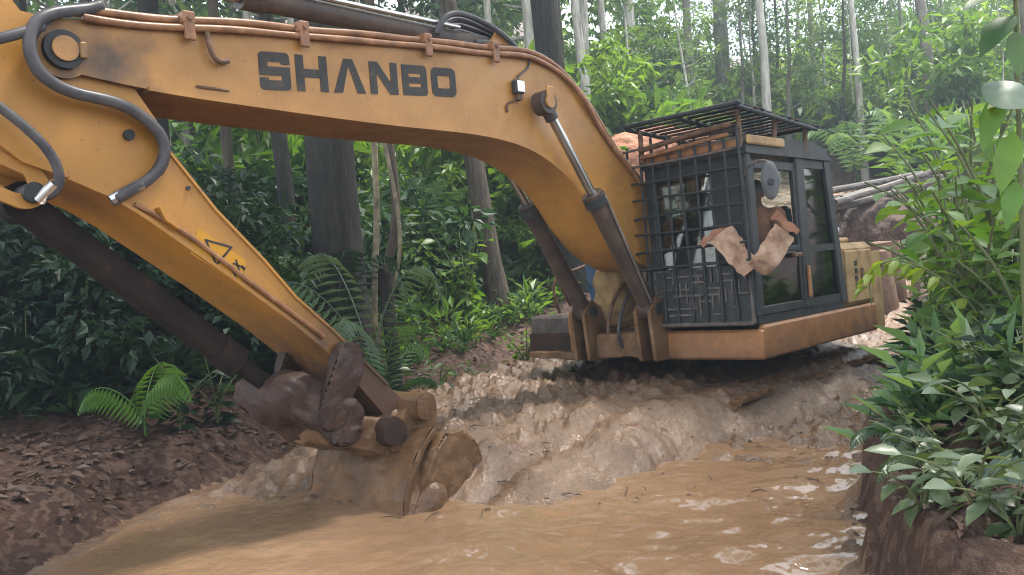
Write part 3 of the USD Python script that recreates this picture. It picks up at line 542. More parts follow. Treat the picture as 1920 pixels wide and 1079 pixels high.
# crawler tracks, nearly sunk
def crawler(yc):
    x0, x1, r, zc = -2.75, 0.12, .30, -.07
    t = obj('crawler_frame', box(x0, x1, yc - .14, yc + .14, zc - .2, zc + .2, .05), M['mud_dark'], ex)
    for cx in (x0, x1): obj('sprocket', ycyl(cx, zc, yc - .1, yc + .1, .24, 20), M['mud_dark'], t, smooth=30)
    per = 2 * (x1 - x0) + 2 * math.pi * r; n = 46
    for k in range(n):
        d = per * k / n
        if d < x1 - x0: c, a = (x0 + d, zc + r), 0
        elif d < x1 - x0 + math.pi * r: a = (d - (x1 - x0)) / r; c = (x1 + r * math.sin(a), zc + r * math.cos(a))
        elif d < 2 * (x1 - x0) + math.pi * r: c, a = (x1 - (d - (x1 - x0) - math.pi * r), zc - r), math.pi
        else: a = math.pi + (d - 2 * (x1 - x0) - math.pi * r) / r; c = (x0 + r * math.sin(a), zc + r * math.cos(a))
        m = cat([box(-.085, .085, yc - .25, yc + .25, -.012, .012), box(-.02, .02, yc - .25, yc + .25, .012, .04)])
        m.apply_transform(trimesh.transformations.rotation_matrix(a, [0, 1, 0])); m.apply_translation([c[0], 0, c[1]])
        obj('track_shoe', m, M['mud_caked'], t)
crawler(-0.36); crawler(-2.30)

# cab
def glass(name, tint):
    usdkit.material(stage, L(name), {'t': ('transparent_bsdf', {'color': tint}), 'g': ('glossy_bsdf', {'roughness': 0.05, 'color': (0.9, 0.9, 0.9)}), 'f': ('fresnel', {'IOR': 1.5}), 'm': ('mix_closure', {})},
                    [('f.fac', 'm.fac'), ('t.BSDF', 'm.closure1'), ('g.BSDF', 'm.closure2')], surface='m.closure')
    return L(name)
M['glass'] = glass('pane_glass', (0.93, 0.97, 0.95)); M['glass_green'] = glass('pane_glass_green', (0.35, 0.52, 0.44))
def cab():
    D, G = M['dark_metal'], M['glass']
    c = UsdGeom.Xform.Define(stage, numbered(path_of(ex), 'cab')).GetPrim()
    Z0, Z1 = .83, 2.36
    obj('floor_pan', box(-1.75, -0.03, -0.98, -0.02, .832, .90), D, c)
    obj('corner_post', box(-.085, 0, -.085, 0, .90, 2.26, .015), D, c)
    obj('corner_post', box(-.085, 0, -1.0, -.915, .90, 2.26, .015), D, c)
    obj('door_post', box(-1.06, -.90, -.075, 0.004, .90, 2.26, .012), D, c)
    obj('door_post', box(-1.06, -.92, -1.0, -.93, .90, 2.26, .012), D, c)
    obj('rear_post', cat([prism([(-1.80, .90), (-1.68, .90), (-1.50, 2.26), (-1.62, 2.26)], -.08, 0.0)]), D, c)
    obj('rear_post', cat([prism([(-1.80, .90), (-1.68, .90), (-1.50, 2.26), (-1.62, 2.26)], -1.0, -.92)]), D, c)
    roof = obj('cab_roof', prism(Polygon([(0.03, 2.24), (0.03, 2.33), (-.05, 2.39), (-1.25, 2.40), (-1.52, 2.34), (-1.62, 2.24)]), -1.02, .02), D, c, smooth=30)
    obj('roof_edge', box(-.62, .035, .02, .05, 2.31, 2.385, .012), M['hood_paint'], roof)
    obj('roof_edge', box(.03, .06, -.98, .0, 2.29, 2.36, .012), M['body_paint'], roof)
    obj('front_panel', box(-.06, -.01, -.915, -.085, .90, 1.34, .01), D, c)
    obj('window_header', box(-.07, -.005, -.915, -.085, 2.13, 2.25, .01), D, c)
    obj('window_side_panel', box(-.065, -.008, -.36, -.085, 1.34, 2.13, .01), M['guard_metal'], c)
    obj('front_window', box(-.045, -.035, -.915, -.36, 1.34, 2.13), G, c)
    obj('right_panel', box(-1.7, -.085, -.995, -.965, .90, 1.22, .01), D, c)
    obj('right_window', box(-.92, -.085, -.985, -.977, 1.22, 2.25), G, c)
    obj('right_window', box(-1.55, -1.06, -.985, -.977, 1.22, 2.25), G, c)
    obj('rear_panel', prism([(-1.78, .90), (-1.74, .90), (-1.69, 1.30), (-1.73, 1.30)], -.92, -.08), D, c)
    obj('rear_window', prism([(-1.72, 1.30), (-1.71, 1.30), (-1.575, 2.24), (-1.585, 2.24)], -.92, -.08), G, c)
    # the door, its window slid open, and the fixed glass behind it
    d = obj('door', cat([box(-.90, -.085, -.05, -.012, .905, .98, .008), box(-.14, -.085, -.05, -.012, .98, 2.2, .008), box(-.90, -.86, -.05, -.012, .98, 2.2, .008), box(-.86, -.14, -.05, -.012, 1.42, 1.47, .008), box(-.86, -.14, -.05, -.012, 2.12, 2.2, .008)]), D, c)
    obj('lower_pane', box(-.86, -.14, -.035, -.027, .98, 1.42), M['glass_green'], d)
    obj('door_handle', box(-.84, -.70, -.012, .03, 1.36, 1.40, .01), M['rusty'], d)
    obj('grab_rail', rod((-.95, .02, 1.0), (-.95, .02, 1.28), .018, 10), M['body_paint'], c, smooth=True)
    for q in ([(-1.69, .90), (-1.06, .90), (-1.06, .98), (-1.69, .98)], [(-1.66, 1.40), (-1.06, 1.40), (-1.06, 1.46), (-1.65, 1.46)], [(-1.54, 2.16), (-1.06, 2.16), (-1.06, 2.25), (-1.52, 2.25)]):
        obj('window_rail', prism(q, -.05, -.01), D, c)
    obj('side_pane', prism([(-1.64, 1.46), (-1.06, 1.46), (-1.06, 2.16), (-1.54, 2.16)], -.034, -.026), M['glass_green'], c)
    obj('side_pane', prism([(-1.69, .98), (-1.06, .98), (-1.06, 1.40), (-1.645, 1.40)], -.034, -.026), M['glass_green'], c)
    s = obj('seat', cat([box(-1.22, -.70, -.76, -.24, 1.16, 1.28, .04), box(-1.34, -1.20, -.74, -.26, 1.24, 1.85, .04)]), M['seat_fabric'], c, smooth=30)
    obj('seat_base', box(-1.15, -.78, -.68, -.32, .90, 1.16, .02), D, c)
    obj('control_console', box(-.85, -.5, -.92, -.76, .90, 1.42, .03), D, c, smooth=30); obj('control_console', box(-.85, -.5, -.24, -.12, .90, 1.36, .03), D, c, smooth=30)
    obj('lever', cat([rod((-.58, -.84, 1.42), (-.54, -.84, 1.58), .012, 8), trimesh.creation.icosphere(2, .03).apply_translation([-.54, -.84, 1.60])]), D, c)
    obj('instrument_panel', box(-.24, -.10, -.90, -.62, 1.30, 1.52, .03), D, c, smooth=30)
    # mirror on a bent arm
    mi = obj('mirror_arm', tube(smooth_path([(.01, -.02, 2.05), (.05, .06, 2.13), (.06, .17, 2.15), (.06, .25, 2.10)], 5), .011, 8), M['strip_metal'], c, smooth=True)
    e = trimesh.creation.icosphere(3, 1.0); e.apply_scale([.05, .072, .155]); e.apply_transform(trimesh.transformations.rotation_matrix(math.radians(40), [0, 0, 1])); e.apply_translation([.06, .22, 1.985])
    obj('mirror_shell', e, M['mirror_back'], mi, smooth=True)
    e2 = trimesh.creation.icosphere(2, 1.0); e2.apply_scale([.012, .03, .035]); e2.apply_transform(trimesh.transformations.rotation_matrix(math.radians(40), [0, 0, 1])); e2.apply_translation([.095, .245, 1.97])
    obj('mirror_boss', e2, M['dark_metal'], mi, smooth=True)
    # guard of welded bars in front
    g = UsdGeom.Xform.Define(stage, numbered(path_of(ex), 'front_guard')).GetPrim()
    gm, gxx = M['guard_metal'], .085
    gb = np.random.default_rng(77)
    def bent(a, b, r, m):
        t = np.linspace(0, 1, 4)[:, None]; q = np.array(a) * (1 - t) + np.array(b) * t + gb.normal(size=(4, 3)) * [.006, .007, .007]
        obj('guard_bar', tube(smooth_path(q, 4), r * gb.uniform(.85, 1.15), 7), m, g, smooth=True)
    for y in np.linspace(-1.12, 0.0, 9):
        bent((gxx, y, .88 if y > -1.05 else 1.05), (gxx + (0.04 if y > -.2 else 0), y + .01, 2.50 - .06 * gb.random()), .0125, gm)
    for z in np.arange(1.36, 2.46, .152):
        bent((gxx + .02, -1.14 - .04 * gb.random(), z), (gxx + .02, .01, z + .012), .0115, gm if z < 2.2 else M['strip_metal'])
    obj('guard_frame', cat([rod((gxx, -1.02, .86), (gxx, .0, .86), .02, 8), rod((gxx, -1.02, .86), (gxx, -1.02, 1.36), .018, 8), rod((gxx, 0, .86), (gxx, 0, 1.36), .018, 8)]), M['strip_metal'], g, smooth=True)
    for z in (1.35, 2.28):
        for y in (-.95, -.06): obj('guard_stay', rod((gxx, y, z), (0, y, z), .012, 6), gm, g)
    lp = obj('lower_guard_panel', box(.05, .065, -1.0, -.03, .875, 1.34), D, g)
    rr = random.Random(5)
    for k in range(64):
        y, z = -.97 + .91 * rr.random(), .90 + .40 * rr.random(); y, z = round(y / .062) * .062, round(z / .055) * .055
        ln = rr.choice((.06, .11, .12, .17))
        if rr.random() < .55: y1 = min(y + ln, -.04); m = box(.066, .080 - .004 * rr.random(), y, max(y1, y + .03), z, z + .016)
        else: m = box(.066, .079 - .004 * rr.random(), y, y + .016, z, min(z + ln, 1.33))
        obj('welded_strip', m, M['strip_metal'], lp)
    # slatted roof guard above the cab
    rg = UsdGeom.Xform.Define(stage, numbered(path_of(ex), 'roof_guard')).GetPrim()
    zr = lambda x: 2.60 + .06 * x
    for k, x in enumerate(np.linspace(-1.15, .20, 12)):
        obj('roof_slat', prism([(x - .036, zr(x) - .008), (x + .036, zr(x) - .004), (x + .036, zr(x) + .004), (x - .036, zr(x))], -.985 + .01 * math.sin(k * 3), .10 + .01 * math.sin(k * 5)), M['guard_metal'] if k % 3 else M['rusty'], rg)
    for y in (-.97, -.45, .085):
        obj('roof_rail', tube([(-1.2, y, zr(-1.2) - .03), (.25, y, zr(.25) - .03)], .02, 8), M['guard_metal'], rg, smooth=True)
    obj('roof_rail', rod((.25, -.99, zr(.25) - .005), (.25, .11, zr(.25) - .005), .02, 8), M['guard_metal'], rg, smooth=True)
    obj('roof_rail', rod((-1.2, -.99, zr(-1.2) - .005), (-1.2, .11, zr(-1.2) - .005), .02, 8), M['guard_metal'], rg, smooth=True)
    for x, y in ((.08, -.95), (.08, 0.0), (-1.1, -.95), (-1.1, .03), (-.5, .03)):
        obj('guard_leg', rod((x, min(y, .0), 2.30), (x, y, zr(x) - .02), .022, 8), M['rusty'], rg, smooth=True)
    obj('rusty_rail', tube(smooth_path([(.14, -.93, 2.40), (.15, -.6, 2.43), (.15, -.3, 2.455), (.15, -.03, 2.47)], 4), .024, 8), M['rusty'], rg, smooth=True)
    obj('rusty_rail', tube(smooth_path([(.12, -.93, 2.34), (.12, -.5, 2.37), (.12, -.08, 2.40)], 4), .02, 8), M['pipe_paint'], rg, smooth=True)
cab()

# ------------------------------------------------------------------ the driver
def chain(parts, res=.035, smoothing=8):
    import manifold3d as m3
    tot = None
    for (a, ra), (b, rb) in parts:
        s = [m3.Manifold.sphere(r, 20).translate(list(map(float, p))) for p, r in ((a, ra), (b, rb))]
        h = m3.Manifold.batch_hull(s); tot = h if tot is None else tot + h
    tot = tot.refine_to_length(res); m = tot.to_mesh(); t = trimesh.Trimesh(m.vert_properties[:, :3], m.tri_verts, process=True)
    trimesh.smoothing.filter_taubin(t, iterations=smoothing)
    return t
def driver():
    t = thing('person', 'person in a brown shirt sitting at the controls inside the cab', 'person')
    x, y = -.86, -.36
    hip, chest, neck, head = (x - .1, y, 1.36), (x + .02, y, 1.70), (x + .05, y, 1.84), (x + .10, y, 1.965)
    A = lambda *q: q
    bones = [((hip, .135), (chest, .145)), ((chest, .13), (neck, .06)), ((neck, .055), ((x + .08, y, 1.90), .058)), ((head, .088), ((x + .12, y, 1.93), .072)), ((head, .088), ((x + .085, y, 2.0), .083))]
    for s in (-1, 1):
        sh, el, wr = (x + .02, y + s * .175, 1.755), (x + .10, y + s * .27, 1.50), (x + .34, y + s * .27, 1.50)
        hp, kn, an = (x - .02, y + s * .09, 1.35), (x + .42, y + s * .15, 1.36), (x + .50, y + s * .14, .98)
        bones += [((chest, .10), (sh, .065)), ((sh, .062), (el, .046)), ((el, .044), (wr, .031)), ((hp, .09), (kn, .066)), ((kn, .062), (an, .042)), ((an, .045), ((an[0] + .17, an[1], .945), .036))]
        palm = (wr[0] + .07, wr[1], wr[2] + .01); bones.append(((wr, .030), (palm, .034)))
        for k in range(4):
            b = (palm[0] + .025, palm[1] + (k - 1.5) * .019, palm[2]); e = (b[0] + .042, b[1], b[2] - .012); f = (e[0] + .008, e[1], e[2] - .032 - .004 * (k in (1, 2)))
            bones += [((palm, .016), (b, .0095)), ((b, .0095), (e, .009)), ((e, .009), (f, .0082))]
        tb = (palm[0] - .015, palm[1] - s * .035, palm[2] - .005); bones += [((palm, .014), (tb, .011)), ((tb, .011), ((tb[0] + .045, tb[1] - s * .008, tb[2] - .018), .009))]
    bones += [(((x + .19, y, 1.955), .014), ((x + .205, y, 1.935), .017))]                                           # nose
    bones += [(((x + .09, y + s * .085, 1.965), .014), ((x + .085, y + s * .09, 1.935), .012)) for s in (-1, 1)]      # ears
    bones += [(((x + .165, y - .02, 1.893), .012), ((x + .165, y + .02, 1.893), .012))]                                # lips
    body = chain(bones, .02, 6)
    b = obj('body', body, M['skin'], t, smooth=True)
    hair = trimesh.creation.icosphere(3, .098); hair.vertices *= [1, .93, .95]; hair.apply_translation([x + .08, y, 2.005]); v = hair.vertices
    keep = (v[hair.faces].mean(1)[:, 2] > 1.975) | (v[hair.faces].mean(1)[:, 0] < x + .06); hair.update_faces(keep & (v[hair.faces].mean(1)[:, 2] > 1.90))
    obj('hair', lumpy(hair, .006, 30, 3), M['hair'], t, smooth=True)
    shirt = [((hip, .150), (chest, .160)), ((chest, .14), ((x + .04, y, 1.80), .078))]
    for s in (-1, 1):
        sh, el = (x + .02, y + s * .175, 1.755), (x + .10, y + s * .27, 1.50)
        shirt += [((chest, .112), (sh, .078)), ((sh, .075), (tuple(np.array(sh) * .35 + np.array(el) * .65)), )] if False else [((chest, .112), (sh, .078)), ((sh, .075), (tuple(np.array(sh) * .3 + np.array(el) * .7), .062))]
    obj('shirt', lumpy(chain(shirt, .03, 5), .008, 9, 4), M['shirt'], t, smooth=True)
    legs = []
    for s in (-1, 1):
        hp, kn, an = (x - .02, y + s * .09, 1.35), (x + .42, y + s * .15, 1.36), (x + .50, y + s * .14, 1.02)
        legs += [((hip, .140), (hp, .105)), ((hp, .105), (kn, .080)), ((kn, .078), (an, .062))]
    obj('trousers', lumpy(chain(legs, .03, 5), .008, 9, 5), M['trousers'], t, smooth=True)
    for s in (-1, 1):
        e = trimesh.creation.icosphere(2, .0135); e.apply_translation([x + .178, y + s * .033, 1.972]); ee = obj('eye', e, M['eye_white'], t, smooth=True)
        q = trimesh.creation.icosphere(1, .007); q.apply_translation([x + .188, y + s * .033, 1.972]); obj('pupil', q, M['black'], ee)
driver()

# two stiff pale flaps that hang in a V at the cab's front corner
def leaf_strip(a, b, w, nrm, seed):
    """A ragged torn strip from a to b, 5 mm thick."""
    g = np.random.default_rng(seed); n = 9; d = unit1(b - a); up = np.cross(nrm, d); c = [a + (b - a) * k / (n - 1) for k in range(n)]
    top = [q + up * w * (.15 + .6 * g.random()) for q in c]; bot = [q - up * w * (.3 + .7 * g.random()) for q in c]
    v = np.array(top + bot + [q - nrm * .006 for q in top + bot]); f = []
    for k in range(n - 1):
        f += [[k, k + n, k + n + 1], [k, k + n + 1, k + 1], [k + 2 * n, k + 1 + 3 * n, k + 3 * n], [k + 2 * n, k + 1 + 2 * n, k + 1 + 3 * n]]
    return trimesh.Trimesh(v, np.array(f), process=False)
def unit1(a): return a / np.linalg.norm(a)
def flap(label, a, b, w, curl, seed):
    """A stiff bent sheet from a (top) to b (bottom), w metres wide."""
    a, b = np.array(a, float), np.array(b, float); n = 14; m = 7
    ax = b - a; side = np.cross(ax, [0.6, 0.6, 0]); side /= np.linalg.norm(side); nrm = np.cross(side, ax / np.linalg.norm(ax))
    T, S = np.meshgrid(np.linspace(0, 1, n), np.linspace(-.5, .5, m), indexing='ij')
    wv = w * (1.02 + .07 * np.sin(T * 5 + seed) + .05 * np.sin(T * 23 + 2 * seed + S * 9) - .20 * T)
    p = a + T[..., None] * ax + (S * wv)[..., None] * side + (curl * (1 - 4 * S ** 2) + .05 * np.sin(T * 4 + seed))[..., None] * nrm
    p = p.reshape(-1, 3) + .040 * (np.stack([meshkit.fbm(p.reshape(-1, 3) * 11, 3, seed + k) for k in range(3)], 1) - .5)
    th = nrm * .007; v = np.vstack([p + th, p - th]); f = []
    N = n * m; idx = lambda i, j: i * m + j
    for i in range(n - 1):
        for j in range(m - 1):
            q = [idx(i, j), idx(i + 1, j), idx(i + 1, j + 1), idx(i, j + 1)]
            f += [[q[0], q[1], q[2]], [q[0], q[2], q[3]], [q[2] + N, q[1] + N, q[0] + N], [q[3] + N, q[2] + N, q[0] + N]]
    rim = [idx(i, 0) for i in range(n)] + [idx(n - 1, j) for j in range(1, m)] + [idx(i, m - 1) for i in range(n - 2, -1, -1)] + [idx(0, j) for j in range(m - 2, 0, -1)]
    for k in range(len(rim)):
        p0, p1 = rim[k], rim[(k + 1) % len(rim)]; f += [[p0, p0 + N, p1 + N], [p0, p1 + N, p1]]
    t = thing('hanging_flap', label, 'flap')
    obj('sheet', trimesh.Trimesh(v, np.array(f), process=False), M['flap'], t, smooth=60)
    h = a - ax * .16 + .05 * side; e = leaf_strip(h + side * w * .55, h - side * w * .65, .055, nrm, seed)
    obj('torn_edge', e, M['flap_brown'], t, smooth=40)
flap('stiff pale brown sheet against the front guard, slanting down towards the door side', (.14, -.20, 1.58), (.16, .07, 1.30), .22, .012, 2)
flap('stiff pale brown sheet before the door opening, torn end up by the door post', (.06, .32, 1.57), (.16, .09, 1.29), .20, .012, 5)

# bundles on the right-hand deck
def bundle(name, label, cat_, center, size, m, seed, extra=None):
    b = trimesh.creation.icosphere(4, 1.0); b.vertices = np.sign(b.vertices) * np.abs(b.vertices) ** .75; b.apply_scale(size)
    b = lumpy(b, .045, 7, seed); b.apply_translation(center)
    t = thing(name, label, cat_)
    obj('cloth', b, m, t, smooth=True)
    c = np.array(center) + [0, 0, size[2] * .86]
    k = lumpy(trimesh.creation.icosphere(3, .06).apply_scale([1.3, 1, .7]).apply_translation(c), .015, 14, seed + 1)
    obj('knot', k, m, t, smooth=True)
    return t
bundle('cloth_bundle', 'dark blue cloth bundle wedged behind the boom cylinders on the deck', 'bundle', (-.62, -1.96, 1.30), (.20, .20, .29), M['blue_cloth'], 3)
bundle('cloth_sack', 'khaki cloth sack lying on the deck between the two boom cylinders', 'sack', (-.22, -1.60, 1.14), (.19, .17, .31), M['khaki_cloth'], 6)
# ------------------------------------------------------------------ leaves, stems, crowns
def unit(a): return a / np.maximum(np.linalg.norm(a, axis=-1, keepdims=True), 1e-9)
def leaf_mesh(base, dirs, nrm, ln, wd, fold=.12, droop=.15, rich=False):
    """Folded leaf blades: base points, directions, upper sides, lengths, widths."""
    base, dirs = np.asarray(base, float), unit(np.asarray(dirs, float)); n = len(base)
    side = unit(np.cross(dirs, nrm)); up = np.cross(side, dirs); ln, wd = np.broadcast_to(ln, n)[:, None], np.broadcast_to(wd, n)[:, None]
    if not rich:
        v = np.stack([base, base + dirs * ln * .45 + side * wd * .5 + up * wd * fold, base + dirs * ln - up * ln * droop, base + dirs * ln * .45 - side * wd * .5 + up * wd * fold], 1)
        f = np.array([[0, 1, 2], [0, 2, 3]])
    else:
        ring = [(0, 0, 0), (.22, .40, 1), (.5, .5, 1), (.8, .26, 1), (1, 0, 0), (.8, -.26, 1), (.5, -.5, 1), (.22, -.40, 1), (.25, 0, 0), (.55, 0, 0), (.82, 0, 0)]
        v = np.stack([base + dirs * ln * a + side * wd * b + up * (wd * fold * c * abs(b) * 2 - ln * droop * a * a) for a, b, c in ring], 1)
        f = np.array([[0, 1, 8], [1, 2, 9], [1, 9, 8], [2, 3, 10], [2, 10, 9], [3, 4, 10], [4, 5, 10], [5, 6, 9], [5, 9, 10], [6, 7, 8], [6, 8, 9], [7, 0, 8]])
    k = v.shape[1]
    return trimesh.Trimesh(v.reshape(-1, 3), (np.arange(n)[:, None, None] * k + f[None]).reshape(-1, 3), process=False)
def cloud_leaves(rng, centers, radii, per, ln, wd, flat=.6, hollow=.5):
    centers = np.asarray(centers, float); nb = len(centers)
    c = np.repeat(centers, per, 0); rad = np.repeat(np.broadcast_to(radii, nb), per)[:, None]
    d = unit(rng.normal(size=(nb * per, 3))); rr = hollow + (1 - hollow) * rng.random((nb * per, 1))
    pos = c + d * rad * rr * [1, 1, flat]
    dirs = unit(d * [1, 1, .3] + rng.normal(size=d.shape) * .5 + [0, 0, -.25]); nrm = unit(rng.normal(size=d.shape) * .45 + [0, 0, 1])
    s = .65 + .7 * rng.random(nb * per)
    return leaf_mesh(pos, dirs, nrm, ln * s, wd * s)
def trunk_path(rng, H, lean=0, wob=.12, n=9):
    t = np.linspace(0, 1, n); p = np.c_[rng.normal(size=n).cumsum() * wob * .5, rng.normal(size=n).cumsum() * wob * .5, t * H]
    p[:, :2] -= p[0, :2]; p[:, 0] += lean * t * H; p[0, 2] = -.4
    return smooth_path(p, 3)
def limbs(rng, path, r0, lo, hi, k, ln):
    out, tips = [], []
    for i in range(k):
        t = lo + (hi - lo) * (i + rng.random()) / k; b = path[int(t * (len(path) - 1))]; a = rng.random() * 6.28; l = ln * (.6 + .7 * rng.random()) * (1.15 - .5 * t)
        e = b + np.array([math.cos(a), math.sin(a), .35 + .5 * rng.random()]) * l
        m = (b + e) / 2 + np.array([0, 0, -.12 * l]); q = smooth_path([b, m, e], 3); rr = r0 * (1 - .8 * t) * .45
        out.append(tube(q, np.linspace(rr, rr * .25, len(q)), 5)); tips += [q[-1], q[len(q) // 2 + 1]]
    return out, np.array(tips)
def tree_proto(name, seed, H, r, bark, leaves, lo=.3, k=12, ln=2.2, per=60, lsize=.30, blob=.8, lean=0., top=10, wob=.12):
    rng = np.random.default_rng(seed); p = proto(name); path = trunk_path(rng, H, lean, wob)
    rad = r * (1 - .72 * np.linspace(0, 1, len(path))); rad[0] = r * 1.5; rad[1] = r * 1.18
    li, tips = limbs(rng, path, r, lo, .98, k, ln)
    obj('trunk', cat([tube(path, rad, 9)] + li), M[bark], str(p.GetPath()), smooth=True)
    tops = path[-1] + rng.normal(size=(top, 3)) * [ln * .55, ln * .55, H * .07]
    cen = np.vstack([tips + rng.normal(size=tips.shape) * .25, tops]) if len(tips) else tops
    obj('crown', cloud_leaves(rng, cen, blob * (.6 + .7 * rng.random(len(cen))), per, lsize, lsize * .46), M[leaves], str(p.GetPath()))
    return p.GetPath()
def shrub_proto(name, seed, H, W, leaves, n=14, per=30, lsize=.2, stems=6, wide=.42, blob=.30):
    rng = np.random.default_rng(seed); p = proto(name); st, cen = [], []
    for i in range(stems):
        a = rng.random() * 6.28; e = np.array([math.cos(a) * W * rng.random(), math.sin(a) * W * rng.random(), H * (.55 + .45 * rng.random())])
        q = smooth_path([(0, 0, -.15), (e[0] * .35, e[1] * .35, e[2] * .55), e], 3); st.append(tube(q, np.linspace(.018, .005, len(q)) * max(1, H / 1.5), 5)); cen += [q[-1], q[-3], q[len(q) // 2]]
    cen = np.array(cen); cen = np.vstack([cen, rng.normal(size=(n, 3)) * [W * .55, W * .55, H * .2] + [0, 0, H * .55]])
    cen[:, 2] = np.maximum(cen[:, 2], .12)
    obj('stems', cat(st), M['stem_green'], str(p.GetPath()), smooth=True)
    obj('foliage', cloud_leaves(rng, cen, blob * (.6 + .8 * rng.random(len(cen))), per, lsize, lsize * wide, flat=.7, hollow=.3), M[leaves], str(p.GetPath()))
    return p.GetPath()
def frond_meshes(pts, nl, ln, wd, hang=.5, r=.008):
    """A feather leaf: the rachis and two rows of leaflets."""
    q = smooth_path(pts, 8); t = unit(np.gradient(q, axis=0)); ii = np.linspace(len(q) * .22, len(q) - 1.01, nl)
    k0 = ii.astype(int); fr = (ii - k0)[:, None]; b = q[k0] * (1 - fr) + q[np.minimum(k0 + 1, len(q) - 1)] * fr; tt = t[k0]
    sd = unit(np.cross(tt, [0, 0, 1.0])); s = np.linspace(0, 1, nl); L_ = ln * (np.sin(np.pi * (.18 + .80 * s)) ** .7)
    ms = []
    for sg in (-1, 1):
        d = unit(sd * sg + tt * .55 + np.array([0, 0, -hang])); nn = unit(np.cross(d, tt) * sg); nn[nn[:, 2] < 0] *= -1
        ms.append(leaf_mesh(b, d, nn, L_, wd, .15, .22))
    return tube(q, np.linspace(r, r * .3, len(q)), 5), cat(ms)

# ---- background forest
P_ = {}
P_['a'] = tree_proto('slim_tree_a', 11, 15, .13, 'bark_pale', 'leaf_far', lo=.22, k=12, ln=1.8, per=40, top=4, lsize=.34, blob=.85)
P_['b'] = tree_proto('slim_tree_b', 12, 17, .20, 'bark_grey', 'leaf_far', lo=.30, k=11, ln=2.4, per=44, top=4, lsize=.36, blob=1.0)
P_['c'] = tree_proto('slim_tree_c', 13, 13, .10, 'bark_pale', 'leaf_mid', lo=.18, k=12, ln=1.5, per=40, top=3, lsize=.30, blob=.75, wob=.25)
P_['d'] = tree_proto('slim_tree_d', 14, 16, .16, 'bark_brown', 'leaf_far', lo=.2, k=12, ln=2.2, per=44, top=4, lsize=.36, blob=.95)
P_['e'] = tree_proto('bare_tree', 15, 17, .15, 'bark_pale', 'leaf_far', lo=.66, k=6, ln=1.8, per=40, top=3, lsize=.34, blob=.9, wob=.18)
P_['g'] = tree_proto('thin_tree', 17, 16, .07, 'bark_pale', 'leaf_far', lo=.5, k=8, ln=1.4, per=36, lsize=.3, blob=.7, wob=.2, top=3)
P_['f'] = tree_proto('bare_tree_grey', 16, 18, .30, 'bark_grey', 'leaf_far', lo=.66, k=6, ln=2.2, per=44, top=4, lsize=.36, blob=1.0)
S_ = {}
S_['a'] = shrub_proto('shrub_a', 21, 1.9, .8, 'leaf_far', n=16, per=26, lsize=.22)
S_['b'] = shrub_proto('shrub_b', 22, 2.6, 1.0, 'leaf_bright', n=18, per=26, lsize=.24)
S_['c'] = shrub_proto('shrub_c', 23, 1.5, .8, 'leaf_mid', n=18, per=40, lsize=.15, wide=.5)
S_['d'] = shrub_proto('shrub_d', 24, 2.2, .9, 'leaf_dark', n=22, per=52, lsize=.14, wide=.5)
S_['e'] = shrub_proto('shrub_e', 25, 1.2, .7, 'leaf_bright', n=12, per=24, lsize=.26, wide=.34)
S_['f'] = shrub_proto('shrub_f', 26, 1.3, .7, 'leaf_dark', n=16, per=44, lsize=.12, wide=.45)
S_['h'] = shrub_proto('shrub_h', 28, 1.9, .7, 'leaf_sunny', n=14, per=24, lsize=.24)
rng = np.random.default_rng(101)
def r_at(u, s, z): return (u - 960) / 1600 * s + .084 * (z - 1.38)
def clear_of_track(s, r, m=.6):
    x, y = survey(s, r); return TRACK.distance(Point(x, y)) > m
TEENS = ['first', 'second', 'third', 'fourth', 'fifth', 'sixth', 'seventh', 'eighth', 'ninth', 'tenth', 'eleventh', 'twelfth', 'thirteenth', 'fourteenth', 'fifteenth', 'sixteenth', 'seventeenth', 'eighteenth', 'nineteenth', 'twentieth']
ORD = ['nearest'] + [w + ' nearest' for w in TEENS[1:]] + [f'twenty-{w} nearest' for w in TEENS[:9]]
ZONES = [(250, 'left of the stick'), (420, 'behind the stick joint'), (580, 'between the stick and the thick trunk'), (760, 'behind the thick vine-hung trunk'), (900, 'behind the lettering, left of the slender trunk'), (1100, 'between slender trunk and boom cylinders'),
         (1230, 'above the left of the red soil mound'), (1330, 'above the red soil mound, by the roof guard'), (1440, 'above the peak of the roof guard'), (1540, 'above the right corner of the roof guard'), (1640, 'above the pole stack'), (1740, 'above the right end of the pole stack'), (1850, 'above the right bank bushes'), (9999, 'at the right edge of the picture')]
def zone(s, r):
    u = 960 + 1600 * r / s
    return next(n for k, n in ZONES if u < k)
def plant_all(rows, catg, what):
    """rows: (prototype, kind, name, group, s, r, scale). Each gets a label from its kind, the place it stands at and its rank there."""
    seen = {}
    for pr, kind, name, group, s, r, sc in sorted(rows, key=lambda q: q[4]):
        z = ('near ' if catg == 'shrub' and s < 14 else 'far ' if catg == 'shrub' else '') + zone(s, r); k = seen[(kind, z)] = seen.get((kind, z), -1) + 1
        p = on_ground(s, r, -.1)
        copy_of(pr, name, f'{ORD[k]} {z.split()[0]} {kind} {z.split(None, 1)[1]}' if catg == 'shrub' else f'{ORD[k]} {kind} {z}', catg, group, p, rng.random() * 360, sc * (.85 + .3 * rng.random()), (rng.normal() * 2.5, rng.normal() * 2.5))
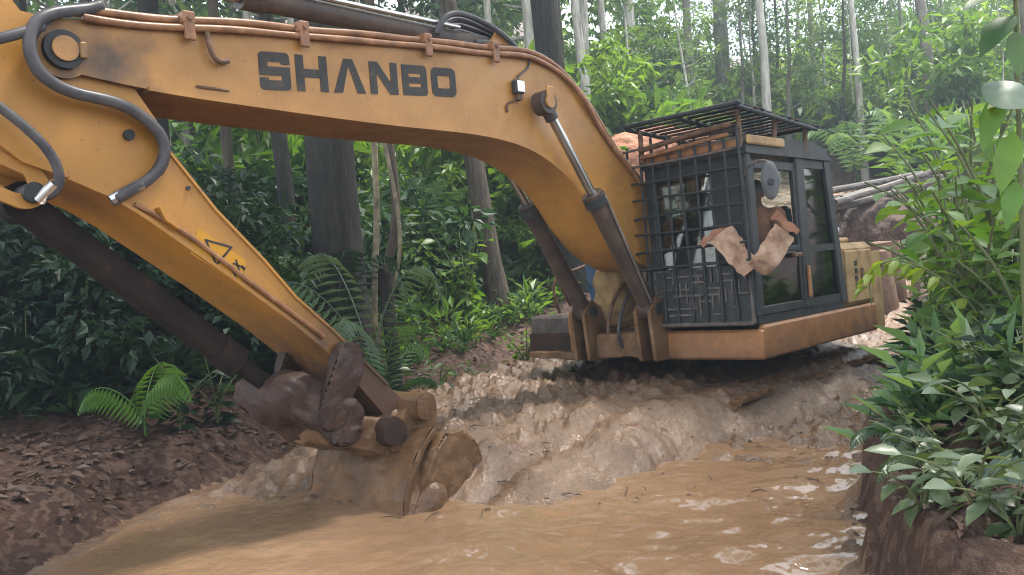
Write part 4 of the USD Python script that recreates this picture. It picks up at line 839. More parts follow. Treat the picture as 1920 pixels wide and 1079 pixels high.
# trunks one can pick out beyond the machine
for key, u, s, sc, label in (('e', 1150, 24, .80, 'thin white trunk standing just left of the pale broad one above the red soil'), ('e', 1212, 25, 1.25, 'pale straight trunk above the red soil mound, broadest of the white ones'),
                             ('e', 1106, 22, .95, 'pale trunk beside the boom bend, next to the dark trunk'), ('f', 1372, 31, 1.0, 'broad grey hazy trunk above the middle of the cab roof guard'),
                             ('e', 1458, 26, 1.05, 'pale brownish trunk above the right end of the roof guard'), ('e', 1626, 25, .75, 'slim pale trunk with a side branch over the pole stack'),
                             ('f', 1760, 22, .6, 'grey trunk rising behind the right bank bushes above the pole stack'), ('f', 1310, 28, .6, 'grey trunk behind the peak of the roof guard'), ('e', 1545, 29, .8, 'slim pale trunk right of the roof guard corner')):
    copy_of(P_[key], 'forest_tree', label, 'tree', 'forest behind the excavator', on_ground(s, r_at(u, s, 4), -.1), rng.random() * 360, sc, (rng.normal(), rng.normal()))
FT = {'a': 'slim pale-barked leafy tree', 'b': 'grey-barked leafy tree', 'c': 'crooked pale tree', 'd': 'brown-barked leafy tree', 'e': 'bare-stemmed pale tree', 'f': 'bare-stemmed grey tree', 'g': 'very thin pale tree'}
taken, rows = [], []
for k in range(150):
    for _ in range(30):
        s = 19.5 + 24 * rng.random() ** 1.1; u = -150 + 2200 * rng.random(); r = r_at(u, s, 4)
        if all((s - a) ** 2 + (r - b) ** 2 > 1.0 ** 2 for a, b in taken): break
    if 1330 < u < 1830 and s < 26: s = 26 + (s - 19.5) * 1.6; r = r_at(u, s, 4)
    taken.append((s, r)); key = rng.choice(list('abcgaebdcegcgda'))
    x_, y_ = survey(s, r); low = (1.0 + .38 * s - zat(x_, y_)) / 16.5      # over the far end of the track the forest is low
    rows.append((P_[key], FT[key], 'forest_tree', 'forest behind the excavator', s, r, (.85 + .3 * rng.random()) * (1 if u < 1120 else min(low, .8))))
for k in range(34):      # young trees under the big ones
    s = 23 + 14 * rng.random(); u = -100 + 2120 * rng.random(); r = r_at(u, s, 4); key = rng.choice(list('abbcdh'))
    rows.append((S_[key], {'a': 'pale leafy young tree', 'b': 'bright leafy young tree', 'c': 'mid green young tree', 'd': 'dark leafy young tree', 'h': 'yellow-green young tree'}[key], 'young_tree', 'young trees of the forest', s, r, 1.3 + .8 * rng.random()))
plant_all(rows, 'tree', 'tree')
SL = {'a': 'pale green shrub', 'b': 'tall bright green shrub', 'c': 'low mid green shrub', 'd': 'dark green bushy shrub', 'e': 'low bright shrub', 'f': 'low dark shrub', 'h': 'yellow-green shrub'}
rows = []
while len(rows) < 270:
    s = 12.5 + 26 * rng.random() ** 1.2; u = -150 + 2200 * rng.random(); r = r_at(u, s, 2)
    if not clear_of_track(s, r, 1.0): continue
    if u > 1500 and s < 18.5: continue
    if 1100 < u < 1320 and s < 19: continue
    if 740 < u < 1080 and s < 14.5: continue
    key = rng.choice(list('aabbbeech')) if u > 650 else rng.choice(list('abccde'))
    rows.append((S_[key], SL[key], 'shrub', 'shrubs of the forest', s, r, .8 + .7 * rng.random()))
for k in range(34):
    s = 14.6 + 5 * rng.random(); u = 735 + 355 * rng.random(); r = r_at(u, s, 2); key = rng.choice(list('bebeahh'))
    rows.append((S_[key], SL[key], 'shrub', 'shrubs of the forest', s, r, .5 + .5 * rng.random()))
n_ = 0
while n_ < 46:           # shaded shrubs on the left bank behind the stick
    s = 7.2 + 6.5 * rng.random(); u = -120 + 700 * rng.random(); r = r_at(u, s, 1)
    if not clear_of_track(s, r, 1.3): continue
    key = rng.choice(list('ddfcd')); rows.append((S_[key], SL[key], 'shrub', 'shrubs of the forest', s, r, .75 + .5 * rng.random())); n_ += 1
plant_all(rows, 'shrub', 'shrub')

# ---- trees near the machine, each with its own shape
def near_tree(label, s, r, H, rad, bark, seed, lean=0., crown=True, lo=.6, k=14, ln=3.2, leaves='leaf_mid', wob=.06, az=None, blob=1.3, per=90):
    g = np.random.default_rng(seed); t = thing('rainforest_tree', label, 'tree', None, on_ground(s, r)); path = trunk_path(g, H, 0, wob)
    path[:, 0] += lean * RGT[0] * path[:, 2]; path[:, 1] += lean * RGT[1] * path[:, 2]
    rr = rad * (1 - .6 * np.linspace(0, 1, len(path))); rr[0] *= 1.7; rr[1] *= 1.25
    tr = lumpy(tube(path, rr, 18), rad * .12, 1.6 / rad, seed, None)
    obj('trunk', tr, M[bark], t, smooth=True)
    li, tips = limbs(g, path, rad, lo, .98, k, ln)
    obj('limbs', cat(li), M[bark], t, smooth=True)
    cen = np.vstack([tips, path[-1] + g.normal(size=(14, 3)) * [ln * .6, ln * .6, 1.2]])
    if crown: obj('crown', cloud_leaves(g, cen, blob * (.6 + .7 * g.random(len(cen))), per, .34, .16), M[leaves], t)
    return t
near_tree('thick dark trunk behind the stick, wrapped by vines on its right side', 9.6, r_at(650, 9.6, .6), 16, .30, 'bark_dark', 31, lean=-.005)
near_tree('slender leaning trunk seen through the gap under the boom', 13.2, r_at(942, 13.2, .9), 15, .165, 'bark_brown', 32, lean=-.085, ln=1.8, lo=.8, k=6, per=50)
near_tree('dark straight trunk above the bend of the boom', 14.5, r_at(1085, 14.5, 1.2), 17, .27, 'bark_dark', 33, lean=-.03, lo=.8, k=6, ln=2.0, per=40)
near_tree('dark trunk in the shade above the warning triangle', 10.8, r_at(555, 10.8, .8), 14, .11, 'bark_dark', 34, ln=2.6)
near_tree('thin dark trunk at the left edge behind the bucket cylinder', 9.5, r_at(112, 9.5, .6), 14, .09, 'bark_dark', 35, ln=2.8)
near_tree('dark trunk behind the middle of the bucket cylinder', 11.5, r_at(330, 11.5, .6), 15, .16, 'bark_dark', 36, ln=3.2)
near_tree('thin trunk at the far left edge of the clearing', 12.5, r_at(-60, 12.5, .6), 15, .15, 'bark_dark', 37, ln=3.4)
near_tree('thin dark trunk behind the lettering, left of the vines', 12.6, r_at(455, 12.6, .7), 14, .09, 'bark_brown', 38, ln=2.0, lo=.8, k=6, per=50)
near_tree('unseen tall tree added on the right bank to shade pool and machine', 9.5, r_at(1990, 9.5, 1), 16, .24, 'bark_grey', 44, lo=.62, k=20, ln=4.8, per=80)  # out of view, added so its wide crown shades pool and machine
near_tree('unseen tall tree added beside the viewer to shade the pool', 1.0, 4.5, 15, .22, 'bark_grey', 45, lo=.6, k=18, ln=4.4, per=80)  # out of view too, its crown added to keep light off the pool
for s, r, sd_ in ((7.5, -8.5, 41), (10.5, -9.5, 42)):
    near_tree('unseen tall tree added left of the clearing for shade, %s one' % ('nearer' if s < 9 else 'farther'), s, r, 15, .22, 'bark_dark', sd_, ln=3.6)  # both out of view, added for the shade on the left bank
# lianas hanging beside the thick trunk
def liana(label, pts, r, m='vine'):
    t = tag(obj('liana', tube(smooth_path(pts, 6), r, 7), M[m], None, smooth=True), label, 'vine')
def sv(s, u, z): r = r_at(u, s, z); x, y = survey(s, r); return (x, y, z)
liana('straight yellowish vine hanging close along the right edge of the thick trunk', [sv(9.3, 705, 5.5), sv(9.3, 700, 3.2), sv(9.25, 706, 2.0), sv(9.3, 702, 1.2), sv(9.3, 712, .5)], .035)
liana('dark vine twisting down between thick trunk and gap', [sv(9.1, 728, 5.2), sv(9.1, 724, 3.1), sv(9.1, 742, 2.4), sv(9.1, 738, 1.9), sv(9.15, 722, 1.5), sv(9.1, 735, 1.0), sv(9.1, 726, .45)], .05, 'bark_brown')
liana('thin looping vine crossing the dark twisted one', [sv(9.0, 718, 4.2), sv(9.0, 730, 2.7), sv(9.0, 748, 2.1), sv(9.0, 746, 1.6), sv(9.0, 725, 1.25), sv(9.0, 712, .9), sv(9.0, 730, .5)], .022)
liana('dark vine stump leaning at the foot of the vines', [sv(8.9, 722, 1.6), sv(8.9, 730, 1.1), sv(8.9, 738, .7), sv(8.9, 745, .3)], .075, 'bark_dark')
# ---- fronds of young palms
def young_palm(label, s, u, z0, fronds, m, wd=.035, nl=26, stem=.0):
    x, y, _ = sv(s, u, z0); z = zat(x, y); t = thing('young_palm', label, 'palm', None, (x, y, z))
    if stem: obj('stem', tube([(0, 0, -.1), (0, 0, stem)], [.03, .022], 7), M['stem_green'], t, smooth=True)
    for dr, ds, up, reach, ln, hang in fronds:
        d = RGT * dr + FWD * ds; d = d / np.linalg.norm(d); e = d * reach
        pts = [(0, 0, stem), (e[0] * .25, e[1] * .25, stem + up * .75), (e[0] * .6, e[1] * .6, stem + up), (e[0], e[1], stem + up * .62)]
        a, b = frond_meshes(pts, nl, ln, wd, hang)
        obj('frond', cat([a, b]), M[m], t)
    return t
young_palm('young palm whose silvery frond hangs beside the stick, in front of the thick trunk', 7.6, 700, .5, [(-1, -.15, 1.25, 1.0, .30, .9), (-.7, .6, 1.5, .9, .32, .5), (.6, .4, 1.3, .8, .30, .6), (-.2, -.8, .9, .7, .26, .7)], 'leaf_grey')
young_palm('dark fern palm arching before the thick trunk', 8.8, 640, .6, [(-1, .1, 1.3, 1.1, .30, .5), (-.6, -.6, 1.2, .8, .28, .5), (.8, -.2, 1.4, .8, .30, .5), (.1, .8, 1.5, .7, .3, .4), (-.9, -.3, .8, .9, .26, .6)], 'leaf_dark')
young_palm('young palm on the left bank with a yellow-striped frond arching right', 6.6, 270, .5, [(.55, -.4, .50, .62, .26, 1.1), (-.8, -.3, .42, .45, .24, 1.0), (.1, .9, .55, .5, .25, .6), (-.3, .7, .35, .5, .2, .7)], 'leaf_bright', .032, 20)
young_palm('spiky sapling palm left of the thick trunk roots', 8.4, 715, .6, [(.9, -.3, .75, .55, .25, .3), (-.3, -.9, .65, .5, .25, .3), (.5, .7, .9, .5, .25, .2), (-.9, .2, .6, .55, .25, .3), (.9, .3, .4, .6, .22, .4)], 'leaf_mid', .03, 22)
young_palm('fine-leaved palm in the bright gap under the boom', 14.0, 800, 1, [(1, 0, 1.9, 1.3, .4, .4), (-1, .1, 1.8, 1.3, .4, .4), (.3, -.9, 2.0, 1.2, .4, .4), (.2, .9, 2.1, 1.2, .4, .4), (-.7, -.7, 1.5, 1.2, .4, .5)], 'leaf_far', .05, 22)
young_palm('young palm under the forest edge above the pole stack', 19.0, 1610, 3, [(1, 0, 1.5, 1.2, .45, .4), (-1, .1, 1.4, 1.2, .45, .4), (.3, -.9, 1.6, 1.1, .45, .4), (.2, .9, 1.6, 1.1, .4, .4), (-.7, -.7, 1.2, 1.2, .4, .5)], 'leaf_far', .07, 18, .5)

# ---- leafy plants whose leaves can be told apart
def leafy_proto(name, seed, H, W, nstem, nl, ln, wd, leaf, droop=.25, bare=.25):
    g = np.random.default_rng(seed); p = proto(name); pp = str(p.GetPath()); st = []; lv = []
    for i in range(nstem):
        a = 6.28 * (i + .7 * g.random()) / nstem; e = np.array([math.cos(a), math.sin(a)]) * W * (.35 + .65 * g.random()); h = H * (.6 + .4 * g.random())
        q = smooth_path([(0, 0, -.15), (e[0] * .3, e[1] * .3, h * .6), (e[0], e[1], h)], 5); st.append(tube(q, np.linspace(.010, .003, len(q)) * (1 + H * .4), 5))
        for j in range(nl):
            t = bare + (1 - bare) * (j + .5) / nl; b = q[min(int(t * (len(q) - 1)), len(q) - 1)]; aa = a + j * 2.4 + g.normal() * .4
            d = np.array([math.cos(aa), math.sin(aa), .25 * g.normal()]); s = (.65 + .6 * g.random()) * (1 - .25 * abs(t - .6))
            lv.append((b + d * .02, d, unit(g.normal(size=3) * .28 + [0, 0, 1]), ln * s, wd * s, droop * (.4 + 1.2 * g.random())))
    obj('stems', cat(st), M['stem_green'], pp, smooth=True)
    for b, d, nn, l, w, dr in lv:
        obj('leaf', leaf_mesh([b], [d], [nn], l, w, .16, dr, True), M[leaf], pp, smooth=True)
    return p.GetPath()
LP = {'bright': leafy_proto('bright_plant', 51, 1.0, .50, 7, 13, .15, .085, 'leaf_bright'), 'bright2': leafy_proto('bright_plant_b', 52, .8, .45, 7, 13, .12, .065, 'leaf_bright'),
      'dusty': leafy_proto('dusty_plant', 53, .6, .42, 6, 10, .15, .085, 'leaf_dusty'), 'dark': leafy_proto('dark_plant', 54, .75, .42, 6, 12, .14, .078, 'leaf_mid'),
      'low': leafy_proto('low_plant', 55, .32, .35, 4, 6, .15, .075, 'leaf_dusty'), 'dim': leafy_proto('dim_plant', 56, .6, .4, 5, 8, .16, .075, 'leaf_dark')}
def plant(key, label, s, r, sc=1., dz=0., rz=None, name='leafy_plant'):
    p = on_ground(s, r, dz)
    return copy_of(LP[key], name, label, 'plant', 'plants on the right bank', p, rng.random() * 360 if rz is None else rz, sc, (0, 0))
def rr(u, s, z=.8): return r_at(u, s, z)
for key, s, u, sc, label in (
    ('bright', 5.6, 1815, 1.3, 'bright green plant in the middle of the right bank, level with the mirror'), ('bright', 6.4, 1790, 1.5, 'bright green plant nearest the pole stack on the right bank'),
    ('bright2', 5.0, 1850, 1.6, 'bright small-leaved plant at the right edge below the yellow leaf'), ('bright', 5.4, 1910, 1.7, 'big bright plant at the right edge behind the small-leaved ones'),
    ('bright', 7.2, 1835, 2.0, 'tall bright green plant at the back of the right bank'), ('bright2', 7.6, 1800, 1.9, 'bright plant at the back of the bank, touching the pole stack'),
    ('dim', 5.3, 1830, .8, 'dim plant low in the shade under the bright bush'), ('dim', 4.8, 1870, .9, 'dim plant in the shade at the right edge of the bank'),
    ('dusty', 4.7, 1850, .85, 'dusty plant below the shaded part of the right bank'), ('dusty', 4.4, 1900, .95, 'dusty broad-leaved plant at the right edge, mid height'),
    ('low', 5.0, 1740, .9, 'low dusty plant on the lip of the cut bank'), ('low', 4.5, 1790, 1., 'low pale plant beside the curled dry leaf'),
    ('dusty', 3.9, 1880, .8, 'dusty plant above the long pale leaves in the corner'), ('low', 4.0, 1800, .9, 'low dusty plant behind the nearest fern'),
    ('low', 3.6, 1850, .9, 'low plant just above the long pale leaves'), 
    ('bright', 9.0, 1800, 2.1, 'bright green plant far back beyond the bend of the bank'), ('bright', 9.5, 1870, 2.4, 'bright green plant far back at the right edge'),
    ('low', 3.3, 1780, .8, 'low dusty plant at the water-side edge above the near corner'), ('low', 3.0, 1720, .7, 'lowest dusty plant on the near lip of the cut bank'), ('dusty', 3.2, 1900, .55, 'dusty plant at the right edge above the long pale leaves'),
    ('low', 3.7, 1720, .8, 'low dusty plant on the bank lip between the two ferns'), ('dusty', 4.2, 1760, .6, 'dusty plant beside the farther fern'), ('low', 2.8, 1830, .8, 'low plant in the near right corner, left of the long leaves'), ('low', 2.7, 1900, .8, 'low plant in the very corner of the right bank'),
    ('low', 3.4, 1860, .9, 'low dusty plant under the broad-leaved one at the right edge'), ('dusty', 3.6, 1930, .7, 'dusty plant cut by the right edge above the corner'), 
    ('dusty', 4.7, 1920, .8, 'dusty plant at the right edge under the bright bush'),
    ('dusty', 5.8, 1870, 1.3, 'pale plant between the two bright ones at the right edge'), ('bright2', 4.6, 1930, 1.3, 'bright small-leaved plant cut by the right picture edge')):
    plant(key, label, s, rr(u, s), sc)
for s, u, key, label in ((12.4, 880, 'bright', 'bright sapling at the foot of the slender leaning trunk'), (10.6, 985, 'bright2', 'grassy yellow-green plant left of the excavator deck'),
                         (8.8, 820, 'low', 'low plant on the bank right of the vines'), (9.6, 890, 'low', 'low plant on the bank below the slender trunk'), (7.2, 400, 'dim', 'dim plant on the left bank below the bucket cylinder'),
                         (6.9, 330, 'dim', 'small dim plant right of the striped palm frond'), (7.4, 60, 'dim', 'dim plant at the left edge above the bank')):
    p = on_ground(s, r_at(u, s, .7)); copy_of(LP[key], 'leafy_plant', label, 'plant', None, p, rng.random() * 360, 1.0 if s < 11 else 1.5)
# ferns on the right bank
def fern(label, s, u, n, reach, up, m, seed):
    x, y, _ = sv(s, u, .5); z = zat(x, y); g = np.random.default_rng(seed); t = thing('fern', label, 'fern', 'ferns on the right bank', (x, y, z))
    for k in range(n):
        a = 6.28 * k / n + g.random() * .5; d = np.array([math.cos(a), math.sin(a)]) * reach * (.8 + .4 * g.random())
        aa, b = frond_meshes([(0, 0, 0), (d[0] * .4, d[1] * .4, up), (d[0] * .8, d[1] * .8, up * .9), (d[0], d[1], up * .45)], 15, .085, .024, .15, .004)
        obj('frond', cat([aa, b]), M[m], t)
fern('grey-green fern on the lip of the cut bank, the farther of two', 4.5, 1720, 7, .24, .16, 'leaf_grey', 61)
fern('grey-green fern leaning over the water from the cut bank', 3.9, 1690, 7, .24, .14, 'leaf_grey', 62)
fern('small fern in the near corner beside the long pale leaves', 3.3, 1760, 6, .22, .16, 'leaf_dusty', 64)
fern('pale fern at the right edge under the bright bush', 4.6, 1880, 7, .28, .22, 'leaf_grey', 65)
fern('fern among the dusty plants right of the curled dry leaf', 4.1, 1860, 6, .26, .16, 'leaf_dusty', 63)
# yellow-green frond hanging out over the track
x, y, _ = sv(4.7, 1765, .9); z = zat(x, y); t = thing('hanging_branch', 'yellow-green leafy branch hanging out towards the counterweight', 'branch', None, (x, y, z))
tip = np.array(sv(4.7, 1640, 1.02)) - [x, y, z]
q = smooth_path([(0, 0, 0), tip * [.35, .35, 0] + [0, 0, .78], tip * [.75, .75, 0] + [0, 0, .80], tip + [0, 0, .05]], 6)
obj('stem', tube(q, np.linspace(.009, .003, len(q)), 5), M['stem_green'], t, smooth=True)
g = np.random.default_rng(71)
for k in range(34):
    b = q[6 + int(k / 34 * (len(q) - 7))]; a = g.normal(size=2) * .6; d = unit(np.array([RGT[0] * -.6 + FWD[0] * a[0], RGT[1] * -.6 + FWD[1] * a[0], -.25 + a[1] * .3]))
    obj('leaf', leaf_mesh([b], [d], [unit(g.normal(size=3) * .3 + [0, 0, 1])], .13, .05, .15, .3, True), M['leaf_yellow'], t, smooth=True)
# tall sapling close on the right with a few big leaves
x, y, _ = sv(2.75, 1935, .6); z = zat(x, y); t = thing('sapling', 'tall sapling close at the right edge with one big round grey-green leaf', 'sapling', None, (x, y, z))
def rel(s, u, zz): return np.array(sv(s, u, zz)) - [x, y, z]
obj('stem', tube(smooth_path([(0, 0, -.2), rel(2.7, 1925, 1.2), rel(2.65, 1915, 1.7), rel(2.6, 1905, 2.2)], 5), .008, 6), M['stem_green'], t, smooth=True)
th_ = np.linspace(0, 2 * np.pi, 20, endpoint=False)
def round_leaf(c, rad, nrm):
    nrm = unit(np.array(nrm, float)); a = unit(np.cross(nrm, [0, 0, 1])); b = np.cross(nrm, a)
    ring = [np.array(c)] + [np.array(c) + rad * k * (math.cos(h) * a + math.sin(h) * b) - nrm * .10 * rad * k * k * (1 + .6 * math.sin(3 * h)) for k in (.55, 1) for h in th_]
    f = [[0, 1 + i, 1 + (i + 1) % 20] for i in range(20)] + sum(([[1 + i, 21 + i, 21 + (i + 1) % 20], [1 + i, 21 + (i + 1) % 20, 1 + (i + 1) % 20]] for i in range(20)), [])
    return trimesh.Trimesh(np.array(ring), np.array(f), process=False)
obj('leaf', round_leaf(rel(2.5, 1893, 1.80), .072, [.5, .5, .6]), M['leaf_grey'], t, smooth=True, label='big round grey-green leaf')
for u0, z0, u1, z1, l_, w_, m_ in ((1880, 1.82, 1830, 1.60, .19, .07, 'leaf_bright'), (1880, 1.78, 1850, 1.78, .07, .035, 'leaf_yellow'), (1905, 1.70, 1880, 1.52, .2, .08, 'leaf_bright'), (1910, 1.55, 1890, 1.4, .16, .06, 'leaf_bright'), (1905, 2.05, 1860, 1.98, .2, .09, 'leaf_mid'),
                                   (1905, 2.12, 1820, 2.10, .2, .09, 'leaf_mid'), (1905, 2.0, 1915, 1.9, .15, .07, 'leaf_mid'), (1870, 1.80, 1858, 1.74, .07, .03, 'leaf_yellow')):
    a, b = rel(2.6, u0, z0), rel(2.55, u1, z1)
    obj('leaf', leaf_mesh([a], [b - a], [unit(np.array([.3, .3, 1.]))], l_, w_, .15, .2, True), M[m_], t, smooth=True)
# long pale leaves in the near right corner
x, y, _ = sv(3.1, 1935, .4); z = zat(x, y); t = thing('broad_leaf_plant', 'plant with long pale grey-green leaves in the near right corner', 'plant', None, (x, y, z))
for u1, s1, z1, l_, w_ in ((1790, 3.0, .34, .30, .075), (1835, 3.15, .46, .26, .07), (1860, 3.0, .30, .22, .08), (1900, 2.9, .26, .22, .08), (1870, 3.3, .50, .22, .06)):
    b = np.array(sv(s1, u1, z1)) - [x, y, z]; a = b * .15 + [0, 0, .12]
    obj('leaf', leaf_mesh([a], [b - a], [unit(np.array([.25, .25, 1.]))], l_, w_, .12, .12, True), M['leaf_grey'], t, smooth=True)
obj('stem', tube([(0, 0, -.2), (0, 0, .06), (.0, .0, .14)], .008, 6), M['stem_green'], t, smooth=True)
# dry curled leaves on the bank
for s, u, l_, w_, az, label in ((4.3, 1800, .17, .09, 200, 'pale curled dry leaf on the right bank between fern and dusty plant'), (3.7, 1790, .20, .08, 260, 'brown drooping dry leaf below the dusty plants near the corner'), (4.5, 1765, .18, .07, 150, 'brown dry leaf lying on the bank lip behind the ferns')):
    p = on_ground(s, r_at(u, s, .5), .07); a = math.radians(az)
    m = leaf_mesh([p], [(math.cos(a), math.sin(a), .1)], [(0.2, 0.2, 1)], l_, w_, -.35, .5, True)
    tag(obj('dry_leaf', m, M['leaf_dry'], None, smooth=True), label, 'leaf')

# ---- pole stack, stumps, sack, red soil behind the machine
PL = ['lowest at the front', 'second from the front', 'third from the front', 'in the middle of the front row', 'behind the middle of the front row', 'at the back of the lower row', 'in the upper row towards the front', 'in the middle of the upper row', 'at the back of the upper row', 'crossing on the very top']
for k in range(10):
    row, j = (0, k) if k < 6 else (1, k - 6)
    s0 = 13.0 + .30 * j + row * .15; z0 = 2.02 + .13 * row + .045 * j + (.12 if k == 9 else 0)
    a = np.array(sv(s0 + .3 * math.sin(k * 4.1), 1540 + 14 * (k * 5 % 4), z0 + .05 * math.sin(k * 2.7))); b = np.array(sv(s0 + 2.2 + .8 * math.sin(k * 1.7), 1730 + 14 * (k * 7 % 5), z0 + .42 + .03 * j + .10 * math.sin(k * 3.3))); c = (a + b) / 2 + [0, 0, .07 * math.sin(k * 2.1) - .02]
    tag(obj('pole', tube(smooth_path([a, c, b], 4), [.055 - .015 * (k % 3) / 2] * 9, 9), M['pole_wood'], None, smooth=30), 'grey wooden pole of the stack behind the cab, ' + PL[k], 'pole', 'pole stack behind the excavator')
def stump(label, s, u, r, h, seed):
    x, y, _ = sv(s, u, 1); z = zat(x, y)
    m = lumpy(tube([(0, 0, -.3), (0, 0, .1), (0, 0, h * .6), (.02, 0, h)], [r * 1.25, r * 1.1, r, r * .95], 16), .04, 5, seed); m.apply_translation([x, y, z])
    tag(obj('stump', m, M['stump_wood'], None, smooth=40), label, 'stump')
stump('broad brown stump under the pole stack, nearer the hood', 12.6, 1640, .28, .75, 3); stump('reddish brown stump under the pole stack beside the bright bush', 12.9, 1668, .22, .85, 4)
tt = thing('white_sack', 'small white sack lying on the hood behind the cab', 'sack', None)
obj('cloth', lumpy(trimesh.creation.icosphere(3, 1).apply_scale([.15, .20, .09]).apply_translation([-2.12, -.36, 1.60]), .02, 9, 5), M['white_cloth'], tt, smooth=True)
def soil(name, s, u, z, size, seed, m_='red_soil'):
    m = trimesh.creation.icosphere(5, 1.0); m.apply_scale(size); m = lumpy(m, .28, .9, seed); m = lumpy(m, .06, 5, seed + 1)
    m.apply_transform(trimesh.transformations.rotation_matrix(math.atan2(RGT[1], RGT[0]), [0, 0, 1])); x, y, _ = sv(s, u, z); m.apply_translation([x, y, z])
    tag(obj(name, m, M[m_], None, smooth=True), kind='structure')
soil('red_soil_bank', 17.5, 1230, 3.05, (1.9, 1.0, 1.05), 3)
soil('red_soil_bank', 16.9, 1590, 2.1, (1.3, .6, .42), 7)
soil('earth_bank', 14.6, 1650, 1.55, (1.9, .9, .55), 9, 'forest_floor')

# ---- what nobody could count: litter, low herbs, clods and twigs
def scatter(n, s0, s1, u0, u1, keep, seed):
    g = np.random.default_rng(seed); s = s0 + (s1 - s0) * g.random(n); u = u0 + (u1 - u0) * g.random(n); r = (u - 960) / 1600 * s
    xy = ORIGIN + s[:, None] * FWD + r[:, None] * RGT; xy = xy[keep(xy)]
    return np.c_[xy, height(xy[:, 0], xy[:, 1])], g
on_bank = lambda xy: ~shapely.contains_xy(TRACK.buffer(.1), xy[:, 0], xy[:, 1])
p, g = scatter(9000, 4.0, 17, -150, 1150, on_bank, 5); n = len(p)
a = g.random(n) * 6.28
litter = leaf_mesh(p + [0, 0, .012], np.c_[np.cos(a), np.sin(a), .15 * g.normal(size=n)], np.c_[.3 * g.normal(size=n), .3 * g.normal(size=n), np.ones(n)], .04 + .09 * g.random(n) ** 2, .02 + .045 * g.random(n), .3, .3 * g.random(n)[:, None], True)
tag(obj('leaf_litter', litter, M['leaf_dry'], None), 'dry brown leaf litter lying over the forest floor', 'leaf litter', kind='stuff')
p, g = scatter(1500, 2.6, 9, 1600, 2050, on_bank, 6); n = len(p); a = g.random(n) * 6.28
litter = leaf_mesh(p + [0, 0, .008], np.c_[np.cos(a), np.sin(a), .15 * g.normal(size=n)], np.c_[.25 * g.normal(size=n), .25 * g.normal(size=n), np.ones(n)], .03 + .07 * g.random(n) ** 2, .015 + .03 * g.random(n), .3, .3 * g.random(n)[:, None], True)
tag(obj('leaf_litter', litter, M['leaf_dry'], None), 'dry leaves and scraps lying on the cut right bank', 'leaf litter', kind='stuff')
def herb_proto(name, seed, n, ln, wd, leaf, H=.3, W=.22):
    g = np.random.default_rng(seed); pr = f'/World/undergrowth/{name}'
    b = np.c_[g.normal(size=(n, 2)) * W * .5, g.random(n) * H]; d = unit(np.c_[b[:, :2] + g.normal(size=(n, 2)) * .1, .3 * g.random(n) + .05]); nn = unit(g.normal(size=(n, 3)) * .35 + [0, 0, 1])
    usdkit.mesh(stage, pr, leaf_mesh(b, d, nn, ln * (.6 + .8 * g.random(n)), wd * (.7 + .6 * g.random(n)), .15, .25), M[leaf])
    return pr
pi = UsdGeom.PointInstancer.Define(stage, '/World/undergrowth')
protos = [herb_proto('herb', 1, 40, .17, .07, 'leaf_mid'), herb_proto('pale_herb', 2, 36, .22, .075, 'leaf_far', .45, .3), herb_proto('bright_herb', 3, 36, .22, .085, 'leaf_bright', .5, .3), herb_proto('dim_herb', 4, 40, .18, .075, 'leaf_dark', .4, .26)]
p1, g = scatter(5200, 13.5, 42, -200, 2150, on_bank, 8)
p1 = p1[g.random(len(p1)) < .9]
p2, g2 = scatter(1100, 6.8, 14, -150, 640, lambda xy: ~shapely.contains_xy(TRACK.buffer(1.3), xy[:, 0], xy[:, 1]), 9)
p3, g3 = scatter(200, 7.5, 14, 640, 1080, lambda xy: ~shapely.contains_xy(TRACK.buffer(.4), xy[:, 0], xy[:, 1]), 10)
p4, g4 = scatter(160, 3.5, 10, 1700, 2050, lambda xy: ~shapely.contains_xy(TRACK.buffer(.25), xy[:, 0], xy[:, 1]), 12)
rel1 = p1[:, :2] - ORIGIN; uu = 960 + 1600 * (rel1 @ RGT) / (rel1 @ FWD); ss = rel1 @ FWD
p1 = p1[~((uu > 1120) & (uu < 1320) & (ss < 19)) & ~((uu > 1500) & (ss < 17.5)) & ~((uu > 740) & (uu < 1090) & (ss < 14.8))]
allp = np.vstack([p1, p2, p3, p4]); k1 = g.choice([0, 1, 1, 2, 2, 3], len(p1)); k2 = g.choice([0, 3, 3, 3], len(p2)); k3 = g.choice([0, 0, 1, 2], len(p3)); k4 = g.choice([0, 0, 1, 3], len(p4))
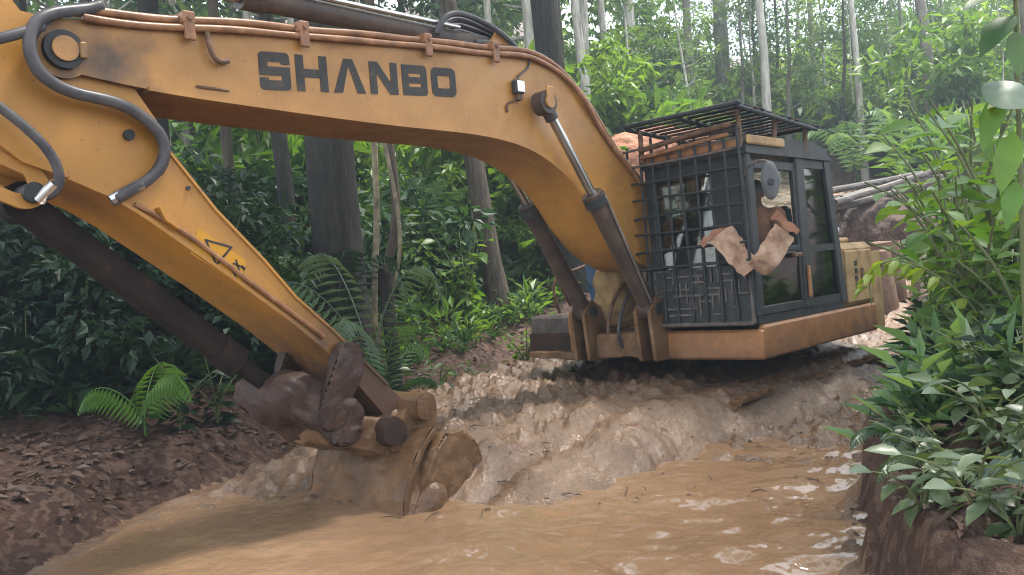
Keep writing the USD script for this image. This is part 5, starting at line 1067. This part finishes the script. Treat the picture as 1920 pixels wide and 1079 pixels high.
kk = np.r_[k1, k2, k3, k4]; sc = np.r_[1.0 + 1.6 * g.random(len(p1)), .7 + .9 * g.random(len(p2)), .45 + .5 * g.random(len(p3)), .4 + .5 * g.random(len(p4))]
pi.CreatePrototypesRel().SetTargets(protos); pi.CreateProtoIndicesAttr(Vt.IntArray.FromNumpy(kk.astype(np.int32))); pi.CreatePositionsAttr(Vt.Vec3fArray.FromNumpy(allp.astype(np.float32)))
an = g.random(len(allp)) * 6.28
pi.CreateOrientationsAttr(Vt.QuathArray([Gf.Quath(float(math.cos(q / 2)), 0, 0, float(math.sin(q / 2))) for q in an])); pi.CreateScalesAttr(Vt.Vec3fArray.FromNumpy(np.repeat(sc[:, None], 3, 1).astype(np.float32)))
tag(pi.GetPrim(), 'low green herbs covering the forest floor under the trees', 'undergrowth', kind='stuff')
in_track = lambda xy: shapely.contains_xy(TRACK.buffer(-.05), xy[:, 0], xy[:, 1])
in_track = lambda xy: shapely.contains_xy(TRACK.buffer(-.05), xy[:, 0], xy[:, 1])
p, g = scatter(300, 5.0, 11, 560, 1720, in_track, 17); tw = []
for q in p:
    a = g.random() * 3.14; l = .02 + .09 * g.random() ** 3; d = np.array([math.cos(a), math.sin(a), 0]) * l; b = q * [1, 1, 0] + [0, 0, max(q[2], 0) + .012]
    tw.append(tube([b - d, b + d * .1 + [0, 0, .008], b + d], [.003, .004, .002], 4))
tag(obj('twigs', cat(tw), M['bark_brown'], None), 'twigs and scraps lying in the wet mud', 'twigs', kind='stuff')

# ------------------------------------------------------------------ air
usdkit.material(stage, L('haze_air'), {'v': ('principled_volume', {'color': (0.80, 0.91, 1.0), 'density': 0.0028, 'anisotropy': 0.6})}, [], volume='v.volume')
vb = np.array([gx[0] - 3, gy[0] - 3, -2.0]), np.array([gx[-1] + 3, gy[-1] + 3, 46.0])
hz = obj('haze', box(vb[0][0], vb[1][0], vb[0][1], vb[1][1], vb[0][2], vb[1][2]), L('haze_air')); tag(hz, 'thin humid haze in the air of the clearing', 'haze', kind='stuff')
